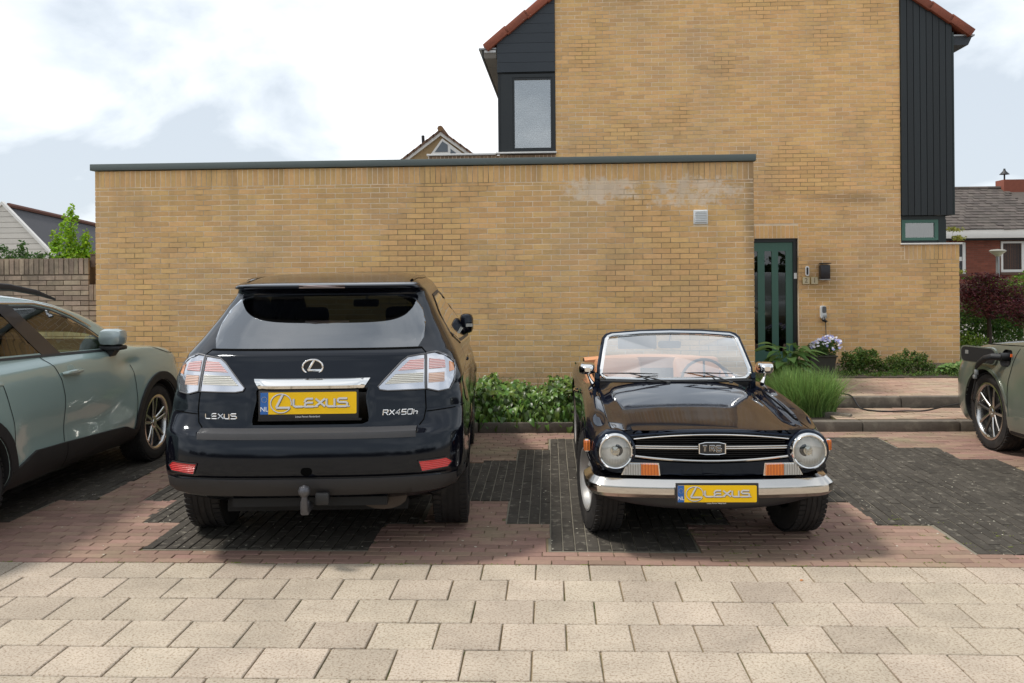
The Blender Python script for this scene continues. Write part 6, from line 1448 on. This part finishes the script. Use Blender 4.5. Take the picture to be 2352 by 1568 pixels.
        ribs.build('lens_ribs', mat('lens_rib', (0.6, 0.6, 0.58), 0.2), hl, smooth=False)
        MB().lathe([(0.001, 0.032), (0.04, 0.0305), (0.075, 0.024), (0.096, 0.014)], 40, M=T).build('lens', G_lens, hl)
        # front lamps: clear outer, amber inner
        o_ = [(-.532, .489), (-.494, .561), (-.31, .558), (-.302, .484)]
        def sx_(P): return [(s*-a, b) for a, b in P][::-s] if s > 0 else P
        yy = 0.052
        fr = MB(); fr.prism(sx_(o_), 'y', yy+0.012, 0.12); fo = fr.build('front_lamp', M_chrome, root, smooth=False)
        MB().prism(sx_([(-.524, .493), (-.491, .555), (-.418, .555), (-.418, .491)]), 'y', yy-0.006, yy+0.0115).build('clear_lens', lamp_mat('front_clear', (0.46, 0.45, 0.42), (0.27, 0.26, 0.24), 22, axis=0), fo, smooth=False)
        MB().prism(sx_([(-.417, .491), (-.417, .555), (-.318, .552), (-.311, .489)]), 'y', yy-0.006, yy+0.0115).build('amber_lens', M_lamb, fo, smooth=False)
        # side marker
        x = s*0.726
        mk = MB().box(x-0.012, x+0.012, 0.205, 0.25, 0.598, 0.672, bev=0.004).build('side_marker', M_chrome, root); MB().box(x-0.020, x+0.020, 0.198, 0.235, 0.603, 0.667, bev=0.006).build('marker_lens', M_lamb, mk)
    # lower front panel below the grille, dark gap behind the bumper
    MB().prism([(-0.55, 0.50), (0.55, 0.50), (0.50, 0.34), (-0.50, 0.34)], 'y', 0.16, 0.22).build('front_panel', M_gap, root, smooth=False)
    va = MB(); R_ = []
    for i in range(31):
        x = -0.66+1.32*i/30; q = abs(x)/0.66; zb = 0.265+0.055*q**2.4
        R_.append([va.bm.verts.new((x, 0.10+0.12*q**3+dy, z)) for dy, z in ((0.05, 0.44), (0.0, 0.41), (-0.005, 0.36), (0.0, zb+0.03), (0.015, zb+0.008), (0.05, zb), (0.3, zb))])
    for A, B in zip(R_, R_[1:]):
        for k in range(6): va.bm.faces.new((A[k], A[k+1], B[k+1], B[k]))
    va.build('valance', mat('satin_dark_valance', (0.010, 0.011, 0.015), 0.35, spec=0.5), root)
    # chrome bumper
    path_ = [(-0.735, 0.42), (-0.738, 0.30), (-0.736, 0.20), (-0.728, 0.13), (-0.708, 0.08), (-0.675, 0.045), (-0.62, 0.022), (-0.5, 0.008), (-0.3, 0.0), (0, -0.004)]
    path_ = path_+[(-x, y) for x, y in path_[::-1][1:]]
    sec = [(0.085, 0.056), (0.040, 0.046), (0.006, 0.016), (0.0, 0.010), (-0.004, -0.012), (0.0, -0.034), (0.022, -0.058), (0.05, -0.062)]
    bp = MB(); R_ = []
    for i, (x, y) in enumerate(path_):
        a, b = path_[max(0, i-1)], path_[min(len(path_)-1, i+1)]; t = Vector((b[0]-a[0], b[1]-a[1])).normalized(); nn = Vector((-t.y, t.x)); cz = 0.418+0.012*(abs(x)/0.73)**2; k = 0.75 if i in (0, len(path_)-1) else 1
        R_.append([bp.bm.verts.new((x+nn.x*d, y+nn.y*d, cz+z*k)) for d, z in sec])
    for A, B in zip(R_, R_[1:]):
        for k in range(len(sec)-1): bp.bm.faces.new((A[k], A[k+1], B[k+1], B[k]))
    bp.build('bumper', M_chromed, root, sharp=22)
    plate(root, (0.012, -0.030, 0.400), 0.455, 0.097, (0, 0, 0), 0.014)
    # windscreen
    fb, ft = [], []
    F = [(-0.575, 1.47, 0.905), (-0.590, 1.475, 0.925), (-0.588, 1.49, 0.96), (-0.555, 1.60, 1.09), (-0.535, 1.665, 1.165), (-0.515, 1.685, 1.185), (-0.48, 1.69, 1.196), (-0.25, 1.685, 1.212), (0, 1.68, 1.218)]
    F = F+[(-x, y, z) for x, y, z in F[::-1][1:]]; Bm = [(0.55, 1.455, 0.892), (0.3, 1.42, 0.888), (0, 1.41, 0.887), (-0.3, 1.42, 0.888), (-0.55, 1.455, 0.892)]
    F = [(x*0.935, y, z) for x, y, z in F]; Bm = [(x*0.935, y, z) for x, y, z in Bm]
    LOOP = F+Bm
    MB().tube([(x, y-0.004, z) for x, y, z in LOOP], 0.0135, 8, closed=True).build('windscreen_frame', M_chrome, root)
    MB().tube([(x*1.022, y+0.018, z+0.004) for x, y, z in F], 0.021, 8).build('windscreen_surround', M_navy2, root)
    g = MB(); c_ = g.bm.verts.new((0, 1.545, 1.05)); vs = [g.bm.verts.new((x*0.985, y+0.006, z)) for x, y, z in LOOP]
    for k in range(len(vs)): g.bm.faces.new((vs[k], vs[(k+1) % len(vs)], c_))
    g.build('windscreen', G_clear, root, sharp=80)
    MB().tube([(x, y, z-0.018) for x, y, z in [(-0.56, 1.44, 0.892), (-0.3, 1.405, 0.89), (0, 1.395, 0.89), (0.3, 1.405, 0.89), (0.56, 1.44, 0.892)]], 0.010, 6).build('scuttle_seal', M_black, root)
    for s_ in (-1, 1): MB().box(s_*0.56, s_*0.60, 1.47, 1.56, 0.80, 0.93, bev=0.012).build('windscreen_foot', M_navy2, root)
    for (px_, tx, mx_) in ((0.03-0.10, -0.545, -0.34), (0.385, 0.035, 0.21)):
        w = MB(); w.tube([(px_, 1.33, 0.878), ((px_+mx_)/2, 1.38, 0.905), (mx_, 1.425, 0.93)], [0.006, 0.005, 0.004], 6); w.tube([(mx_+0.21, 1.435, 0.925), (mx_, 1.432, 0.932), (tx, 1.46, 0.93)], [0.003, 0.006, 0.003], 6); w.lathe([(0.016, 0), (0.014, 0.012), (0.001, 0.014)], 12, M=Matrix.Translation((px_, 1.33, 0.868)) @ Matrix.Rotation(RAD(90), 4, 'X')); w.build('wiper', M_black, root)
    MB().prism(roundrect(0.175, 0.055, 0.02), 'y', 1.74, 1.765, M=Matrix.Translation((0.0, 0, 1.118))).tube([(0, 1.75, 1.145), (0, 1.70, 1.20)], 0.005, 6).build('rear_view_mirror', mat('mirror_back_grey', (0.10, 0.105, 0.11), 0.5), root)
    MB().box(-0.40, -0.10, 1.745, 1.765, 1.085, 1.19, bev=0.012).build('sun_visor', mat('visor_grey', (0.13, 0.13, 0.13), 0.7), root)
    # door mirrors
    for s in (-1, 1):
        mx_ = 0.665 if s > 0 else -0.632; y = 1.50
        m_ = MB(); R_ = []
        for (yy, k) in ((0.09, 1.0), (0.07, 1.04), (0.04, 1.0), (0.01, 0.88), (-0.02, 0.66), (-0.035, 0.35)):
            R_.append([m_.bm.verts.new((mx_+s*0.02+p[0]*k, y+yy, 0.955+p[1]*k)) for p in roundrect(0.125, 0.085, 0.03, 4)])
        for A, B in zip(R_, R_[1:]):
            for k in range(len(A)): m_.bm.faces.new((A[k], A[(k+1) % len(A)], B[(k+1) % len(A)], B[k]))
        m_.bm.faces.new(R_[0]); m_.bm.faces.new(R_[-1][::-1]); m_.tube([(mx_+s*0.02, y+0.03, 0.93), (mx_, y, 0.88), (mx_-s*0.02, y-0.02, 0.845)], [0.011, 0.011, 0.02], 10); m_.build('door_mirror', M_chrome, root)
        MB().tube([(s*0.704, 1.95, 0.725), (s*0.73, 2.0, 0.728), (s*0.73, 2.1, 0.728), (s*0.704, 2.14, 0.725)], 0.010, 8).build('door_handle', M_chrome, root)
        for yc in (0.66,): sk.ribbons('wheel_arch_lip', [('right' if s > 0 else 'left', arcpts(yc, 0.345, 0.381, -5, 185, 40), 0.016, 0.005)], M_navy2, root, True)
    # lines between bonnet and wings
    sk.gaps([('top', [(s*0.585, 0.125), (s*0.588, 0.6), (s*0.59, 1.36)], 0.006, 0.001) for s in (-1, 1)]+[('top', [(-0.59, 1.36), (-0.3, 1.33), (0, 1.32), (0.3, 1.33), (0.59, 1.36)], 0.006, 0.001)]+[(ax, [(1.50, 0.82), (1.52, 0.5), (1.55, 0.3)], 0.006, 0.001) for ax in ('left', 'right')], M_gap, root)
    for ax in ('left', 'right'): sk.ribbons('chrome_strip', [(ax, [(1.06, 0.31), (2.5, 0.31)], 0.02, 0.006)], M_chrome, root, True)
    # scuttle grille slats
    MB().box(-0.22, 0.22, 1.355, 1.385, 0.876, 0.882).build('scuttle_vent', M_black, root)
    # cockpit
    M_tan = mat('tan_leather', (0.58, 0.27, 0.13), 0.55, var=0.12, nscale=8); M_tan2 = mat('tan_leather_shadow', (0.50, 0.24, 0.12), 0.6)
    MB().box(-0.59, 0.59, 1.63, 1.72, 0.60, 0.872, bev=0.03).build('dashboard', mat('dashboard', (0.02, 0.018, 0.017), 0.6), root)
    for x in (-0.33, 0.36):
        sb = MB().box(x-0.21, x+0.21, 2.1, 2.6, 0.38, 0.52, bev=0.05).build('seat', M_tan, root)
        MB().box(-0.20, 0.20, -0.06, 0.06, -0.25, 0.22, bev=0.05).build('seat_back', M_tan, sb, loc=(x, 2.62, 0.72), rot=(RAD(-12), 0, 0))
    tn = MB(); R_ = []
    for i in range(21):
        x = -0.60+1.2*i/20; q = abs(x)/0.6; R_.append([tn.bm.verts.new((x, y, z)) for y, z in ((3.0, 0.80), (3.0, 0.90-0.03*q*q), (3.05, 0.915-0.03*q*q), (3.25, 0.905-0.03*q*q), (3.3, 0.83))])
    for A, B in zip(R_, R_[1:]):
        for k in range(4): tn.bm.faces.new((A[k], A[k+1], B[k+1], B[k]))
    tn.build('hood_cover', M_tan, root, sharp=60)
    for s in (-1, 1): MB().box(s*0.56, s*0.62, 1.72, 3.0, 0.60, 0.815, bev=0.02).build('door_trim', M_tan, root)
    sw = MB(); sw.tube([(0.30+0.185*math.cos(RAD(a)), 1.90+0.05*math.sin(RAD(a)), 0.80+0.18*math.sin(RAD(a))) for a in range(0, 360, 12)], 0.012, 8, closed=True)
    for a in (90, 210, 330): sw.tube([(0.30, 1.92, 0.80), (0.30+0.18*math.cos(RAD(a)), 1.90+0.05*math.sin(RAD(a)), 0.80+0.175*math.sin(RAD(a)))], 0.009, 6)
    sw.build('steering_wheel', M_black, root)
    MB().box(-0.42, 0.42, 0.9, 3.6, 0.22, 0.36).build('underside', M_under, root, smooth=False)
    for (x, y) in ((-0.622, 0.66), (0.632, 0.66), (-0.60, 2.90), (0.60, 2.90)): wheel(root, (x, y, 0.331), 0.331, 0.195, 0.198, 'steel', 1 if x > 0 else -1, steer=8.5 if y < 1 else 0)
convertible()
